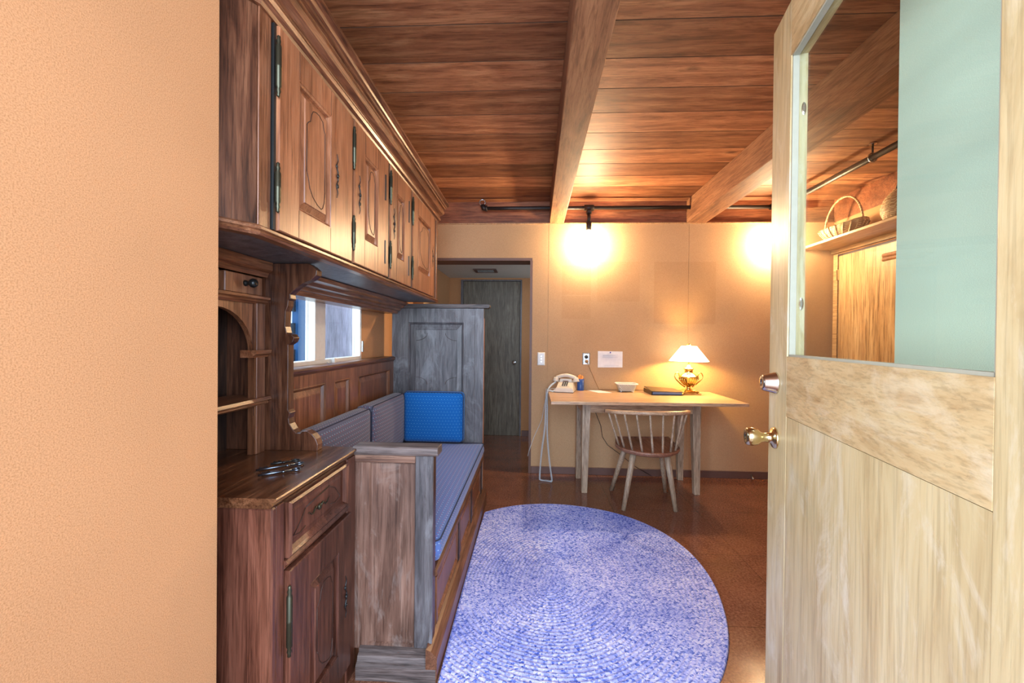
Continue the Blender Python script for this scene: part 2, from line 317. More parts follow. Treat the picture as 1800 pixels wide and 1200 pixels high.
# ------------------------------------------------------------------ mesh helpers
class MB:
    def __init__(s): s.v = []; s.f = []; s.uv = {}; s.sm = set()
    def add(s, vs, fs, smooth=False):
        b = len(s.v); s.v += [tuple(v) for v in vs]
        for f in fs:
            if smooth: s.sm.add(len(s.f))
            s.f.append(tuple(i+b for i in f))
        return s
    def box(s, x0, x1, y0, y1, z0, z1, bev=0):
        if x0 > x1: x0, x1 = x1, x0
        if y0 > y1: y0, y1 = y1, y0
        if z0 > z1: z0, z1 = z1, z0
        b = min(bev, (x1-x0)*.45, (y1-y0)*.45, (z1-z0)*.45)
        if b <= 0:
            vs = [(x, y, z) for z in (z0, z1) for x, y in ((x0, y0), (x1, y0), (x1, y1), (x0, y1))]
            return s.add(vs, [(3, 2, 1, 0), (4, 5, 6, 7), (0, 1, 5, 4), (1, 2, 6, 5), (2, 3, 7, 6), (3, 0, 4, 7)])
        rings = []
        for z, o in ((z0, b), (z0+b, 0), (z1-b, 0), (z1, b)):
            rings.append([(x0+o+b*(o == 0), y0+o, z), (x1-o-b*(o == 0), y0+o, z), (x1-o, y0+o+b*(o == 0), z), (x1-o, y1-o-b*(o == 0), z),
                          (x1-o-b*(o == 0), y1-o, z), (x0+o+b*(o == 0), y1-o, z), (x0+o, y1-o-b*(o == 0), z), (x0+o, y0+o+b*(o == 0), z)])
        return s.loft(rings)
    def loft(s, rings, cap=True, closed=True, smooth=False):
        n = len(rings[0]); vs = [p for r in rings for p in r]; fs = []
        for k in range(len(rings)-1):
            for i in range(n if closed else n-1):
                j = (i+1) % n; fs.append((k*n+i, k*n+j, (k+1)*n+j, (k+1)*n+i))
        b = len(s.v); s.add(vs, fs, smooth)
        if cap:
            s.f.append(tuple(b+i for i in reversed(range(n)))); s.f.append(tuple(b+(len(rings)-1)*n+i for i in range(n)))
        return s
    def prism(s, poly, axis, a, b):
        """poly 2-D; axis 'Y': poly=(x,z); 'X': (y,z); 'Z': (x,y)"""
        def P(p, t): return {'Y': (p[0], t, p[1]), 'X': (t, p[0], p[1]), 'Z': (p[0], p[1], t)}[axis]
        return s.loft([[P(p, a) for p in poly], [P(p, b) for p in poly]])
    def lathe(s, prof, c=(0, 0, 0), n=24, axis='Z', sx=1, sy=1):
        rings = []
        for r, h in prof:
            ring = []
            for k in range(n):
                a = 2*PI*k/n; u, v = r*math.cos(a)*sx, r*math.sin(a)*sy
                p = {'Z': (u, v, h), 'X': (h, u, v), 'Y': (v, h, u)}[axis]
                ring.append((p[0]+c[0], p[1]+c[1], p[2]+c[2]))
            rings.append(ring)
        return s.loft(rings, smooth=True)
    def tube(s, pts, r, n=8, r2=None, closed=False):
        pts = [Vector(p) for p in pts]; rings = []; m = len(pts); up = None
        for k, p in enumerate(pts):
            t = (pts[(k+1) % m]-pts[k-1]) if closed else (pts[min(k+1, m-1)]-pts[max(k-1, 0)])
            t.normalize()
            if up is None: up = Vector((0, 0, 1)) if abs(t.z) < .9 else Vector((1, 0, 0))
            a = t.cross(up)
            if a.length < 1e-5: a = t.orthogonal()
            a.normalize(); bb = a.cross(t).normalized(); up = bb
            rr = r if r2 is None else r+(r2-r)*k/(m-1)
            rings.append([tuple(p+a*math.cos(2*PI*i/n)*rr+bb*math.sin(2*PI*i/n)*rr) for i in range(n)])
        if closed: rings.append(rings[0])
        return s.loft(rings, cap=not closed, smooth=True)
    def sphere(s, c, r, n=12, sz=1, sx=1, sy=1):
        m = n//2
        prof = [(max(1e-4, r*math.sin(PI*k/m)), -r*sz*math.cos(PI*k/m)) for k in range(m+1)]
        return s.lathe(prof, c, n, sx=sx, sy=sy)
    def nest(s, rect, steps, plane, base):
        """nested rectangles on the plane X=base ('X'), or Y=base facing -Y ('Y'); steps: ((l,r,b,t), height out of plane)"""
        u0, u1, v0, v1 = rect; rings = []
        for ins, h in steps:
            if not hasattr(ins, '__len__'): ins = (ins,)*4
            l, r, b, t = ins
            q = [(u0+l, v0+b), (u1-r, v0+b), (u1-r, v1-t), (u0+l, v1-t)]
            rings.append([(base+h, u, v) if plane == 'X' else (u, base-h, v) for u, v in q])
        return s.loft(rings)
    def build(s, name, m, parent=None, bevel=0, uvs=None):
        me = bpy.data.meshes.new(name)
        off = world_loc(parent) if parent else Vector((0, 0, 0))
        me.from_pydata([(x-off.x, y-off.y, z-off.z) for x, y, z in s.v], [], s.f)
        me.materials.append(m if not isinstance(m, str) else M[m])
        import bmesh
        bm = bmesh.new(); bm.from_mesh(me); bmesh.ops.recalc_face_normals(bm, faces=bm.faces)
        bm.to_mesh(me); bm.free()
        for k in s.sm:
            if k < len(me.polygons): me.polygons[k].use_smooth = True
        if uvs:
            ul = me.uv_layers.new(name='UVMap')
            for p in me.polygons:
                for li in p.loop_indices:
                    ul.data[li].uv = uvs(Vector(s.v[me.loops[li].vertex_index]), p.normal, me.loops[li].vertex_index)
        o = bpy.data.objects.new(name, me); col.objects.link(o)
        if parent: o.parent = parent
        if bevel:
            bv = o.modifiers.new('bevel', 'BEVEL'); bv.width = bevel; bv.segments = 2; bv.limit_method = 'ANGLE'; bv.angle_limit = R(40)
        return o
def world_loc(o):
    v = Vector((0, 0, 0))
    while o is not None: v += o.location; o = o.parent
    return v
def thing(name, label, cat, loc, group=None):
    o = bpy.data.objects.new(name, None); col.objects.link(o); o.location = loc; o.empty_display_size = .1
    return tag(o, label, cat, group)
def tag(o, label, cat, group=None):
    o['label'] = label; o['category'] = cat
    if group: o['group'] = group
    return o
def struct(mb, name, m, **k):
    o = mb.build(name, m, **k); o['kind'] = 'structure'; return o
def boxuv(v, n, i=0):
    a = (abs(n.x), abs(n.y), abs(n.z))
    if a[0] >= a[1] and a[0] >= a[2]: return (v.y, v.z)
    if a[1] >= a[2]: return (v.x, v.z)
    return (v.y, v.x)

# ------------------------------------------------------------------ room shell
YB, ZC, ZT = 3.813, 2.523, 2.318          # back wall, ceiling, top of pinboard
XL, XR = -1.12, 2.70
struct(MB().box(-1.3, 2.9, -1.6, 6.0, -.1, 0), 'floor', 'floor')
c = MB()
y = 1.66-.224*9
while y < YB:
    c.box(XL-.1, XR+.1, y+.0025, min(y+.2215, YB+.1), ZC, ZC+.02); y += .224
c.box(XL-.1, XR+.1, -.36, YB+.1, ZC+.020, ZC+.06)
struct(c, 'ceiling', 'ceiling')
# back wall: pinboard panels with fine joints, opening to the hallway at its side
b = MB()
for x0, x1 in ((.002, .147), (.150, 1.422), (1.425, XR)): b.box(x0, x1, YB, YB+.1, .0, ZT)
b.box(XL-.1, .002, YB, YB+.1, 2.0, ZT)
b.box(0, XR, YB+.004, YB+.21, 0, ZT-.002); b.box(XL-.1, 0, YB+.004, YB+.21, 2.0, ZT-.002); b.box(XL-.1, -1.02, YB, YB+.21, 0, 2.0)
struct(b, 'wall_back', 'pin_back')
struct(MB().box(XL-.1, XR, YB+.006, YB+.10, ZT, ZC), 'trim_1', 'fascia')
struct(MB().box(XL, XR, YB-.012, YB+.006, ZT-.006, ZT+.004), 'trim_2', 'shelf')
struct(MB().box(-1.02, 0, YB-.003, YB+.212, 1.975, 2.0).box(-.02, .003, YB-.003, YB+.212, 0, 1.975), 'door_1', 'brown_trim')
struct(MB().box(.004, XR, YB-.012, YB, 0, .068, .003), 'baseboard_back', 'basecol')
# side wall behind the bench with a window opening
WY0, WY1, WZ0, WZ1 = 1.52, 2.63, 1.10, 1.62
b = MB().box(XL-.1, XL, .4, WY0, 0, ZC).box(XL-.1, XL, WY1+.2, YB, 0, ZC).box(XL-.045, XL, WY1, WY1+.2, 0, ZC).box(XL-.045, XL, WY0, WY1, 0, WZ0).box(XL-.045, XL, WY0, WY1, WZ1, ZC)
struct(b, 'wall_left', 'pin')
# near wall at the entrance
struct(MB().box(-1.3, -.738, .22, .93, 0, ZC), 'wall_entrance', 'pin')
# far side
b = MB().box(XR, XR+.1, -.4, 2.78, 0, ZT).box(XR, XR+.1, 2.78, 3.80, 2.02, ZT).box(XR, XR+.1, 3.795, YB+.1, 0, ZT)
struct(b, 'wall_right', 'pin')
struct(MB().box(XR, XR+.1, -.4, YB+.1, ZT, ZC), 'trim_3', 'fascia')
b = MB().box(.95, 1.05, .30, 1.12, 0, ZC)
struct(b, 'wall_partition', 'pin_green')
struct(MB().box(.74, .95, .28, .40, 0, ZC).box(1.05, XR, .30, .42, 0, ZC), 'wall_front', 'pin')
struct(MB().box(1.66, XR, 1.2, 1.94, 2.30, ZC), 'trim_4', 'walnut_x')
# ceiling beams
def beam(name, x0n, x1n, x0f, x1f):
    m = MB(); y0, y1 = .0, YB
    m.add([(x0n, y0, ZT), (x1n, y0, ZT), (x1f, y1, ZT), (x0f, y1, ZT), (x0n, y0, ZC), (x1n, y0, ZC), (x1f, y1, ZC), (x0f, y1, ZC)],
          [(3, 2, 1, 0), (4, 5, 6, 7), (0, 1, 5, 4), (1, 2, 6, 5), (2, 3, 7, 6), (3, 0, 4, 7)])
    o = struct(m, name, 'beam', bevel=.004)
beam('ceiling_beam', .113, .262, .155, .286)
beam('ceiling_beam.001', 1.39, 1.54, 1.397, 1.57)

# hallway behind the opening
struct(MB().box(-1.17, -1.07, YB+.21, 5.37, 0, 2.1).box(-1.17, -.92, 5.27, 5.37, 0, 2.1).box(-.13, 1.5, 5.27, 5.37, 0, 2.1).box(-.92, -.13, 5.27, 5.37, 2.005, 2.1)
       .box(1.4, 1.5, YB+.21, 5.27, 0, 2.1).box(-.95, -.1, 5.32, 5.37, 0, 2.01), 'wall_hall', 'pin')
struct(MB().box(-1.17, 1.5, YB+.21, 5.37, 2.03, 2.12), 'ceiling_hall', 'white_ceiling')
struct(MB().box(-.118, 1.4, 5.25, 5.27, 0, .07), 'baseboard_hall', 'basecol')
d = thing('hall_door', 'grey brown flush door at the end of the hallway with round steel knob', 'door', (-.52, 5.29, 0))
MB().box(-.888, -.15, 5.265, 5.30, .001, 1.985).build('door_panel', 'hall_door', d, bevel=.002)
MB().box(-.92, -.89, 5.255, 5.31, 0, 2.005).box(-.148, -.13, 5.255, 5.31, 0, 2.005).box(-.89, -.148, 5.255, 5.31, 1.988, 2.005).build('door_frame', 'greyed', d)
MB().lathe([(.001, 5.205), (.022, 5.208), (.028, 5.222), (.022, 5.238), (.011, 5.248), (.011, 5.258), (.03, 5.26), (.03, 5.266)], (-.221, 0, .945), axis='Y').build('door_knob', 'steel', d)
v = thing('ceiling_vent', 'small grey rectangular vent in the white hallway ceiling', 'vent', (-.54, 4.69, 2.03))
MB().box(-.665, -.405, 4.57, 4.60, 2.02, 2.03).box(-.665, -.405, 4.775, 4.805, 2.02, 2.03).box(-.665, -.63, 4.6, 4.775, 2.02, 2.03).box(-.44, -.405, 4.6, 4.775, 2.02, 2.03).build('vent_frame', 'brown_trim', v)
m_ = MB()
for k in range(8): m_.box(-.63, -.44, 4.603+k*.0215, 4.618+k*.0215, 2.022, 2.029)
m_.build('grille', 'steel', v)

# ------------------------------------------------------------------ window over the bench
wf = MB()
X0, X1 = XL-.045, XL+.008
wf.box(X0, X1, WY0, WY1, WZ0, WZ0+.028).box(X0, X1, WY1-.022, WY1, WZ0+.028, WZ1).box(X0, X1, 2.055, 2.16, WZ0+.028, WZ1).box(X0, X1, WY0, WY0+.03, WZ0, WZ1)
wf.box(XL, XL+.035, WY0-.02, WY1+.02, WZ0-.012, WZ0+.004)
struct(wf, 'window_1', 'white_paint', bevel=.002)
fr1 = bpy.data.objects['window_1']
MB().box(X0+.012, X0+.016, WY0+.03, 2.055, WZ0+.028, WZ1-.01).build('glass_pane', 'glass', fr1)
MB().box(X0+.012, X0+.016, 2.16, WY1-.022, WZ0+.028, WZ1-.01).build('glass_pane', 'glass', fr1)
MB().box(XL+.008, XL+.016, WY1-.004, WY1+.012, 1.155, 1.225).build('hinge', 'steel', fr1)
MB().box(XL+.008, XL+.014, 2.18, 2.28, WZ0+.008, WZ0+.014).box(XL+.014, XL+.03, 2.22, 2.235, WZ0+.008, WZ0+.032).build('latch', 'white_paint', fr1)
# outside
t = tag(MB().box(-2.6, -2.5, 4.78, 8.5, 0, 3.2).build('house_siding', 'siding'), 'purplish brown exterior wall seen through the window pane', 'wall')
fz = thing('slatted_fence', 'dark slatted fence with bright sky gaps seen through the window', 'fence', (-2.6, 3.4, 0))
for k in range(8):
    z = .66+k*.2875-.2875
    MB().box(-2.62, -2.58, 2.3, 4.36, z, z+.16).build('board', 'fence', fz)
MB().box(-2.62, -2.55, 4.36, 4.77, 0, 2.6).build('post', 'bluepanel', fz)

# ------------------------------------------------------------------ hanging wall cabinet
XC = -.720; CZ0, CZ1 = 1.515, 2.13
cab = thing('wall_cabinet', 'long carved walnut wall cabinet with four doors under a heavy cornice', 'cabinet', (-.92, 2.0, CZ0))
body = MB()
out = [(XL+.002, .935), (-.790, .935), (XC, 1.035), (XC, 3.035), (XL+.002, 3.035)]
body.prism(out, 'Z', CZ0+.012, 2.236)
body.build('body', 'walnut', cab)
for ya, yb, dx in ((1.036, 1.086, .006), (2.895, 2.965, .008), (2.975, 3.02, .014)):     # end pilaster strips on the face
    MB().box(XC, XC+dx, ya, yb, CZ0+.02, CZ1).build('pilaster', 'walnut_frame', cab, bevel=.003)
def sweep(name, prof, m, parent, pts):
    """sweep profile (out, z) along plan points with outward normals"""
    mb = MB(); rings = []
    for (px, py, nx, ny) in pts: rings.append([(px+o*nx, py+o*ny, z) for o, z in prof])
    mb.loft(rings); return mb.build(name, m, parent)
N1 = (1/math.hypot(.070, .1))
cn = (.1*N1, -.070*N1)                                            # normal of the canted corner
mid = ((cn[0]+1), (cn[1])); ml = math.hypot(*mid); k_ = 1/((mid[0]/ml)*1.0); mid = (mid[0]/ml*k_, mid[1]/ml*k_)
plan = [(-.790, .935, cn[0]*1.05, cn[1]*1.05), (XC, 1.035, mid[0], mid[1]), (XC, 3.04, 1, 0)]
prof = [(-.02, 2.108), (.012, 2.108), (.016, 2.118), (.028, 2.124), (.033, 2.134), (.029, 2.146), (.020, 2.150), (.024, 2.156), (.030, 2.160), (.050, 2.168), (.060, 2.180), (.058, 2.194),
        (.050, 2.198), (.056, 2.204), (.066, 2.206), (.068, 2.214), (.076, 2.216), (.080, 2.222), (.082, 2.224), (.096, 2.230), (.097, 2.240), (-.02, 2.240)]
sweep('cornice', prof, 'walnut_y', cab, plan)
sweep('base_molding', [(-.02, CZ0-.002), (.010, CZ0-.002), (.016, CZ0+.004), (.012, CZ0+.010), (.018, CZ0+.013), (.018, CZ0+.020), (.008, CZ0+.026), (-.02, CZ0+.026)], 'walnut_y', cab, plan)
uf = MB().prism([(XL+.01, .94), (-.79, .94), (XC-.012, 1.04), (XC-.012, 3.03), (XL+.01, 3.03)], 'Z', CZ0, CZ0+.012)
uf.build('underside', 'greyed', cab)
def engrave(door, x, y0, y1, z0, z1, kind):
    """fine carved line on a raised field"""
    e = MB(); w_, h_ = y1-y0, z1-z0
    r_ = .0014
    def line(pts): e.tube([(x, p[0], p[1]) for p in pts], r_, 5)
    L_ = y0+w_*.07; Rr = y1-w_*.07; T = z1-h_*.03; B = z0+h_*.03
    line([(L_, B+h_*.28), (L_, T-h_*.20)])
    line([(L_, T-h_*.20), (L_+w_*.06, T-h_*.17), (L_+w_*.16, T-h_*.14), (L_+w_*.20, T-h_*.07), (L_+w_*.28, T-h_*.02), (L_+w_*.42, T), (Rr-w_*.30, T), (Rr-w_*.12, T-h_*.03), (Rr-w_*.06, T-h_*.10), (Rr, T-h_*.13), (Rr, T-h_*.3), (Rr, B+h_*.18)])
    line([(L_, B+h_*.28), (L_+w_*.08, B+h_*.22), (L_+w_*.14, B+h_*.14), (L_+w_*.28, B+h_*.07), (L_+w_*.5, B+h_*.02), (L_+w_*.68, B), (Rr-w_*.1, B+h_*.02), (Rr-w_*.03, B+h_*.08), (Rr, B+h_*.18)])
    e.build('carving', 'carve', door)
def hinge_x(door, x, y, z0, z1):
    h = MB(); zm = (z0+z1)/2; L_ = z1-z0
    h.lathe([(.001, z0-.012), (.005, z0-.008), (.004, z0-.002), (.0065, z0+.004), (.0045, z0+.012), (.0075, z0+.018), (.0075, zm-.002), (.0082, zm), (.0075, zm+.002), (.0075, z1-.018), (.0045, z1-.012), (.0065, z1-.004), (.004, z1+.002), (.005, z1+.008), (.001, z1+.012)], (x, y, 0), 10)
    h.build('hinge', 'bronze', door)
def escutcheon_x(door, x, y, z0, z1, m='iron'):
    e = MB(); h = z1-z0; zc = (z0+z1)/2
    for s in (-1, 1):
        pts = [(x, y+.006*math.sin(k*1.15)*(1-.3*k/9), zc+s*h*.5*k/9) for k in range(10)]
        e.tube(pts, .0026, 5, .001)
        e.tube([(x, y-.004*s+.005*math.cos(a_), zc+s*h*.22+.006*math.sin(a_)) for a_ in [PI*q/4 for q in range(8)]], .0017, 5, closed=True)
    e.lathe([(.001, x), (.007, x+.001), (.006, x+.005), (.001, x+.006)], (0, y, zc), 10, 'X')
    e.build('escutcheon', m, door)
RAISED = lambda ins, t: [(0, 0), (0, t-.003), (.003, t), (ins, t), (tuple(i+.002 for i in ins), t-.003), (tuple(i+.005 for i in ins), t-.001), (tuple(i+.009 for i in ins), t-.004), (tuple(i+.011 for i in ins), t-.015), (tuple(i+.032 for i in ins), t-.004), (tuple(i+.034 for i in ins), t-.001)]
doors = [(1.100, 1.562, (.097, .170, .087, .09)), (1.580, 1.962, (.10, .135, .115, .095)), (1.997, 2.335, (.09, .12, .12, .11)), (2.372, 2.888, (.11, .10, .12, .10))]
for k, (y0, y1, ins) in enumerate(doors):
    z0, z1 = 1.542, 2.104
    d = MB().nest((y0, y1, z0, z1), RAISED(ins, .018), 'X', XC+.002).build('cabinet_door', 'walnut_door', cab)
    engrave(d, XC+.0195, y0+ins[0]+.033, y1-ins[1]-.033, z0+ins[2]+.033, z1-ins[3]-.033, k)
    for yj in (y0+ins[0]+.001, y1-ins[1]-.001):
        MB().tube([(XC+.0200, yj, z0+.004), (XC+.0200, yj, z0+ins[2]-.002)], .0008, 4).build('joint', 'carve', d)
        MB().tube([(XC+.0200, yj, z1-.004), (XC+.0200, yj, z1-ins[3]+.002)], .0008, 4).build('joint', 'carve', d)
    # iron strip in the gap on the hinge side
    MB().box(XC, XC+.012, y0-.012, y0-.003, z0, z1).build('hinge_strip', 'iron', d)
    hinge_x(d, XC+.022, y0-.008, 1.60, 1.715); hinge_x(d, XC+.022, y0-.008, 1.915, 2.06)
    ey = y1-.128 if k == 0 else (y0+.045 if k < 3 else y1-.04)
    escutcheon_x(d, XC+.022, ey, 1.745, 1.90)
    if k in (1, 2):
        MB().box(XC+.018, XC+.024, y1-.05, y1-.042, 1.60, 1.71).build('strap', 'iron', d)
        MB().box(XC+.018, XC+.024, y1-.05, y1-.042, 1.90, 2.02).build('strap', 'iron', d)
# rail under the cabinet along the wall
rail = MB(); 
rail.prism([(XL+.002, 1.512), (-.93, 1.512), (-.935, 1.495), (-.955, 1.488), (-.965, 1.472), (-.985, 1.466), (-.99, 1.452), (-1.005, 1.448), (-1.012, 1.428), (XL+.002, 1.428)], 'Y', 1.47, 3.04)
rail.build('wall_rail', 'walnut_y', cab)

# ------------------------------------------------------------------ sideboard with arched shelf niche
XH = -.660; TZ = .840
side = thing('sideboard', 'old walnut corner sideboard with arched shelf niche above a low cupboard', 'sideboard', (-.88, 1.24, 0))
MB().box(XL+.005, XH, 1.022, 1.497, 0.0, .812).build('carcass', 'walnut', side)
e = MB()
e.box(-.82, -.72, 1.010, 1.023, .05, .812).box(-.72, XH+.008, 1.004, 1.022, 0, .812, .004)
e.build('end_panel', 'walnut_low', side)
MB().box(XH, XH+.008, 1.022, 1.056, 0, .812).box(XH, XH+.008, 1.43, 1.497, 0, .812).build('stile', 'walnut_low', side, bevel=.002)
tp = MB()
tp.prism([(XL+.005, TZ-.026), (XH+.006, TZ-.026), (XH+.012, TZ-.018), (XH+.009, TZ-.011), (XH+.019, TZ-.009), (XH+.022, TZ-.004), (XH+.019, TZ), (XL+.005, TZ)], 'Y', 1.000, 1.497)
tp.build('counter', 'walnut_top', side)
dr = MB().nest((1.066, 1.42, .655, .805), [(0, 0), (0, .014), (.006, .020), (.012, .014), (.020, .004), (.03, .004), (.038, .006)], 'X', XH).build('drawer', 'walnut_low', side)
ln = MB()
for dy in (0, .006):
    ln.tube([(XH+.007, 1.16+dy, .752+dy*.5), (XH+.007, 1.30, .764+dy*.5)], .0012, 5)
ln.tube([(XH+.007, 1.16, .752), (XH+.007, 1.135, .725), (XH+.007, 1.10, .700), (XH+.007, 1.13, .693), (XH+.007, 1.16, .700)], .0014, 5)
ln.tube([(XH+.007, 1.30, .764), (XH+.007, 1.34, .745), (XH+.007, 1.375, .705), (XH+.007, 1.34, .697), (XH+.007, 1.31, .703)], .0014, 5)
ln.build('carving', 'carve', dr)
es = MB()
for s in (-1, 1):
    es.tube([(XH+.009, 1.235+s*(.01+.009*q), .725+.007*math.sin(q*1.4)) for q in range(7)], .0035, 5, .001)
es.lathe([(.001, XH+.007), (.010, XH+.009), (.008, XH+.013), (.001, XH+.014)], (0, 1.235, .725), 10, 'X')
es.build('escutcheon', 'bronze', dr)
mo = MB().prism([(XH-.01, .628), (XH+.006, .628), (XH+.012, .634), (XH+.010, .640), (XH+.018, .644), (XH+.012, .652), (XH-.01, .652)], 'Y', 1.056, 1.43)
mo.build('molding', 'walnut_low', side)
cd_ = MB().nest((1.064, 1.438, .075, .622), RAISED((.10, .095, .10, .095), .018), 'X', XH+.002).build('cupboard_door', 'walnut_low', side)
engrave(cd_, XH+.0195, 1.197, 1.31, .208, .494, 0)
hinge_x(cd_, XH+.022, 1.058, .405, .575); hinge_x(cd_, XH+.022, 1.058, .10, .25)
escutcheon_x(cd_, XH+.022, 1.392, .275, .42)
# upper part: niche carcass
XS = -.961
n_ = MB()
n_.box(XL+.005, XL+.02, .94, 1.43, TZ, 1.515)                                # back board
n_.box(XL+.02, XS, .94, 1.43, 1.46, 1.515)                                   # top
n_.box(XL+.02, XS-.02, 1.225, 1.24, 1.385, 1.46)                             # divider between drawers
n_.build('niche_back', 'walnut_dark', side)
# arched front board
ar = []; cy, rz = 1.20, 1.192
for k in range(17):
    a_ = PI*k/16; ar.append((cy+.17*math.cos(a_), rz+.15*math.sin(a_)))
m_ = MB()
top = 1.362
for i in range(16):
    (ya, za), (yb, zb) = ar[i], ar[i+1]
    m_.prism([(ya, za), (ya, top), (yb, top), (yb, zb)], 'X', XS-.018, XS)
m_.box(XS-.018, XS, 1.37, 1.43, TZ, top).box(XS-.018, XS, .94, 1.03, TZ, top)
m_.build('arched_board', 'walnut_frame', side)
MB().box(XS, XS+.012, 1.372, 1.418, TZ, 1.365, .002).build('pilaster', 'walnut_frame', side)
MB().prism([(XS-.03, 1.176), (XS+.012, 1.176), (XS+.018, 1.184), (XS+.026, 1.190), (XS+.028, 1.202), (XS-.03, 1.202)], 'Y', 1.348, 1.43).build('capital', 'walnut_y', side)
MB().prism([(XS-.03, 1.362), (XS+.006, 1.362), (XS+.012, 1.37), (XS+.010, 1.376), (XS+.022, 1.380), (XS+.022, 1.388), (XS-.03, 1.388)], 'Y', .94, 1.43).build('upper_molding', 'walnut_y', side)
MB().prism([(XS-.13, 1.008), (XS+.010, 1.008), (XS+.018, 1.014), (XS+.014, 1.020), (XS+.028, 1.026), (XS+.024, 1.036), (XS-.13, 1.036)], 'Y', .94, 1.43).build('shelf', 'walnut_y', side)
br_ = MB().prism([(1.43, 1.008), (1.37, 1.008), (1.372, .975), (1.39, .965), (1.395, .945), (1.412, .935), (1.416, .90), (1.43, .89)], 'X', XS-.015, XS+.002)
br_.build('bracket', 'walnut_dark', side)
for ya, yb in ((1.244, 1.425), (.96, 1.222)):
    dw = MB().box(XS-.10, XS-.004, ya, yb, 1.392, 1.458, .003).build('small_drawer', 'walnut_door', side)
    MB().lathe([(.001, XS-.004), (.011, XS-.003), (.009, XS+.003), (.0065, XS+.006), (.007, XS+.010), (.014, XS+.018), (.016, XS+.026), (.012, XS+.034), (.004, XS+.037), (.001, XS+.037)], (0, (ya+yb)/2, 1.428), 14, 'X').build('knob', 'iron', dw)
MB().prism([(XS-.02, 1.46), (XS+.01, 1.46), (XS+.016, 1.475), (XS+.03, 1.485), (XS+.03, 1.513), (XS-.02, 1.513)], 'Y', .94, 1.43).build('frieze', 'walnut_y', side)
# scroll cut side panel
sp = [(XL+.005, TZ), (-.765, TZ), (-.763, .862), (-.770, .882), (-.785, .900), (-.803, .911), (-.818, .910), (-.828, .902), (-.842, .902), (-.855, .915), (-.868, .935), (-.872, .955), (-.866, .975), (-.874, .985),
      (-.874, 1.22), (-.858, 1.23), (-.852, 1.245), (-.862, 1.258), (-.880, 1.262), (-.886, 1.285), (-.884, 1.34), (-.876, 1.36), (-.874, 1.38), (-.866, 1.385), (-.868, 1.402), (-.86, 1.412), (-.845, 1.425), (-.82, 1.442), (-.79, 1.455), (-.772, 1.47), (-.770, 1.488), (-.785, 1.502), (-.80, 1.512), (XL+.005, 1.512)]
MB().prism(sp, 'Y', 1.432, 1.468).build('scroll_panel', 'walnut', side, bevel=.002)

# keys on the counter
def key(label, tip, ring, m):
    tip = Vector(tip); ring = Vector(ring); d = (ring-tip); L_ = d.length; d.normalize(); n2 = Vector((-d.y, d.x, 0))
    z = TZ+.006
    k = thing('iron_key', label, 'key', (tip.x, tip.y, TZ), 'old keys on the sideboard')
    s_ = MB().tube([(tip.x, tip.y, z), tuple(tip.lerp(ring, .5))[:2]+(z,), (ring.x, ring.y, z)], .003, 8)
    s_.lathe([(.001, 0), (.0065, .002), (.0065, .005), (.001, .007)], (ring.x-d.x*.022, ring.y-d.y*.022, z-.0035), 8)
    s_.build('shank', m, k)
    rc = ring+d*.012
    MB().tube([(rc.x+(d.x*math.cos(a_)+n2.x*math.sin(a_))*.012, rc.y+(d.y*math.cos(a_)+n2.y*math.sin(a_))*.010, z) for a_ in [2*PI*q/14 for q in range(14)]], .0024, 6, closed=True).build('bow', m, k)
    q0 = tip+d*.010; q1 = tip+d*.034
    bm_ = MB()
    for qa, qb, wd in ((0, .009, .02), (.009, .013, .012), (.013, .022, .022)):
        a = q0+d*qa; b2 = q0+d*qb
        bm_.add([(a.x, a.y, z-.002), (b2.x, b2.y, z-.002), (b2.x+n2.x*wd, b2.y+n2.y*wd, z-.002), (a.x+n2.x*wd, a.y+n2.y*wd, z-.002),
                 (a.x, a.y, z+.002), (b2.x, b2.y, z+.002), (b2.x+n2.x*wd, b2.y+n2.y*wd, z+.002), (a.x+n2.x*wd, a.y+n2.y*wd, z+.002)],
                [(3, 2, 1, 0), (4, 5, 6, 7), (0, 1, 5, 4), (1, 2, 6, 5), (2, 3, 7, 6), (3, 0, 4, 7)])
    bm_.build('key_bit', m, k)
key('long steel key behind the shorter one on the sideboard top', (-.826, 1.193, 0), (-.745, 1.262, 0), 'keysteel')
key('steel key lying nearest the sideboard edge', (-.790, 1.150, 0), (-.722, 1.205, 0), 'keysteel')
key('blackened iron key lying deepest on the sideboard, beyond the two bright ones', (-.822, 1.255, 0), (-.775, 1.292, 0), 'iron')

# ------------------------------------------------------------------ bench (box settle with panelled ends)
XF = -.36
be = thing('bench', 'built-in walnut settle bench with panelled back and grey weathered tall end', 'bench', (-.72, 2.3, 0))
# near end panel (faces the entrance)
pn = MB().nest((-.672, XF, .085, .812), [(0, 0), (0, .014), ((.07, .068, .02, .03), .014), ((.076, .070, .024, .034), .006)], 'Y', 1.514).build('end_panel', 'walnut_panel', be)
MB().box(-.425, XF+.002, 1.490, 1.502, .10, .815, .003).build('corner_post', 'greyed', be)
MB().box(-.668, -.425, 1.4925, 1.502, .785, .815, .003).build('top_rail', 'walnut_x', be)
MB().box(-.672, XF, 1.514, 1.545, 0, .815).build('end_board', 'walnut', be)
cp = MB().prism([(1.480, .816), (1.474, .826), (1.474, .843), (1.480, .848), (1.548, .848), (1.552, .843), (1.552, .822), (1.548, .816)], 'X', -.655, XF+.022)
cp.build('end_cap', 'greyed_x', be, bevel=.003)
# plinth around near end
pl = MB()
pl.prism([(1.515, 0), (1.455, 0), (1.455, .050), (1.462, .056), (1.468, .060), (1.474, .078), (1.486, .082), (1.486, .094), (1.515, .100)], 'X', -.63, -.335)
pl.build('end_plinth', 'greyed_x', be)
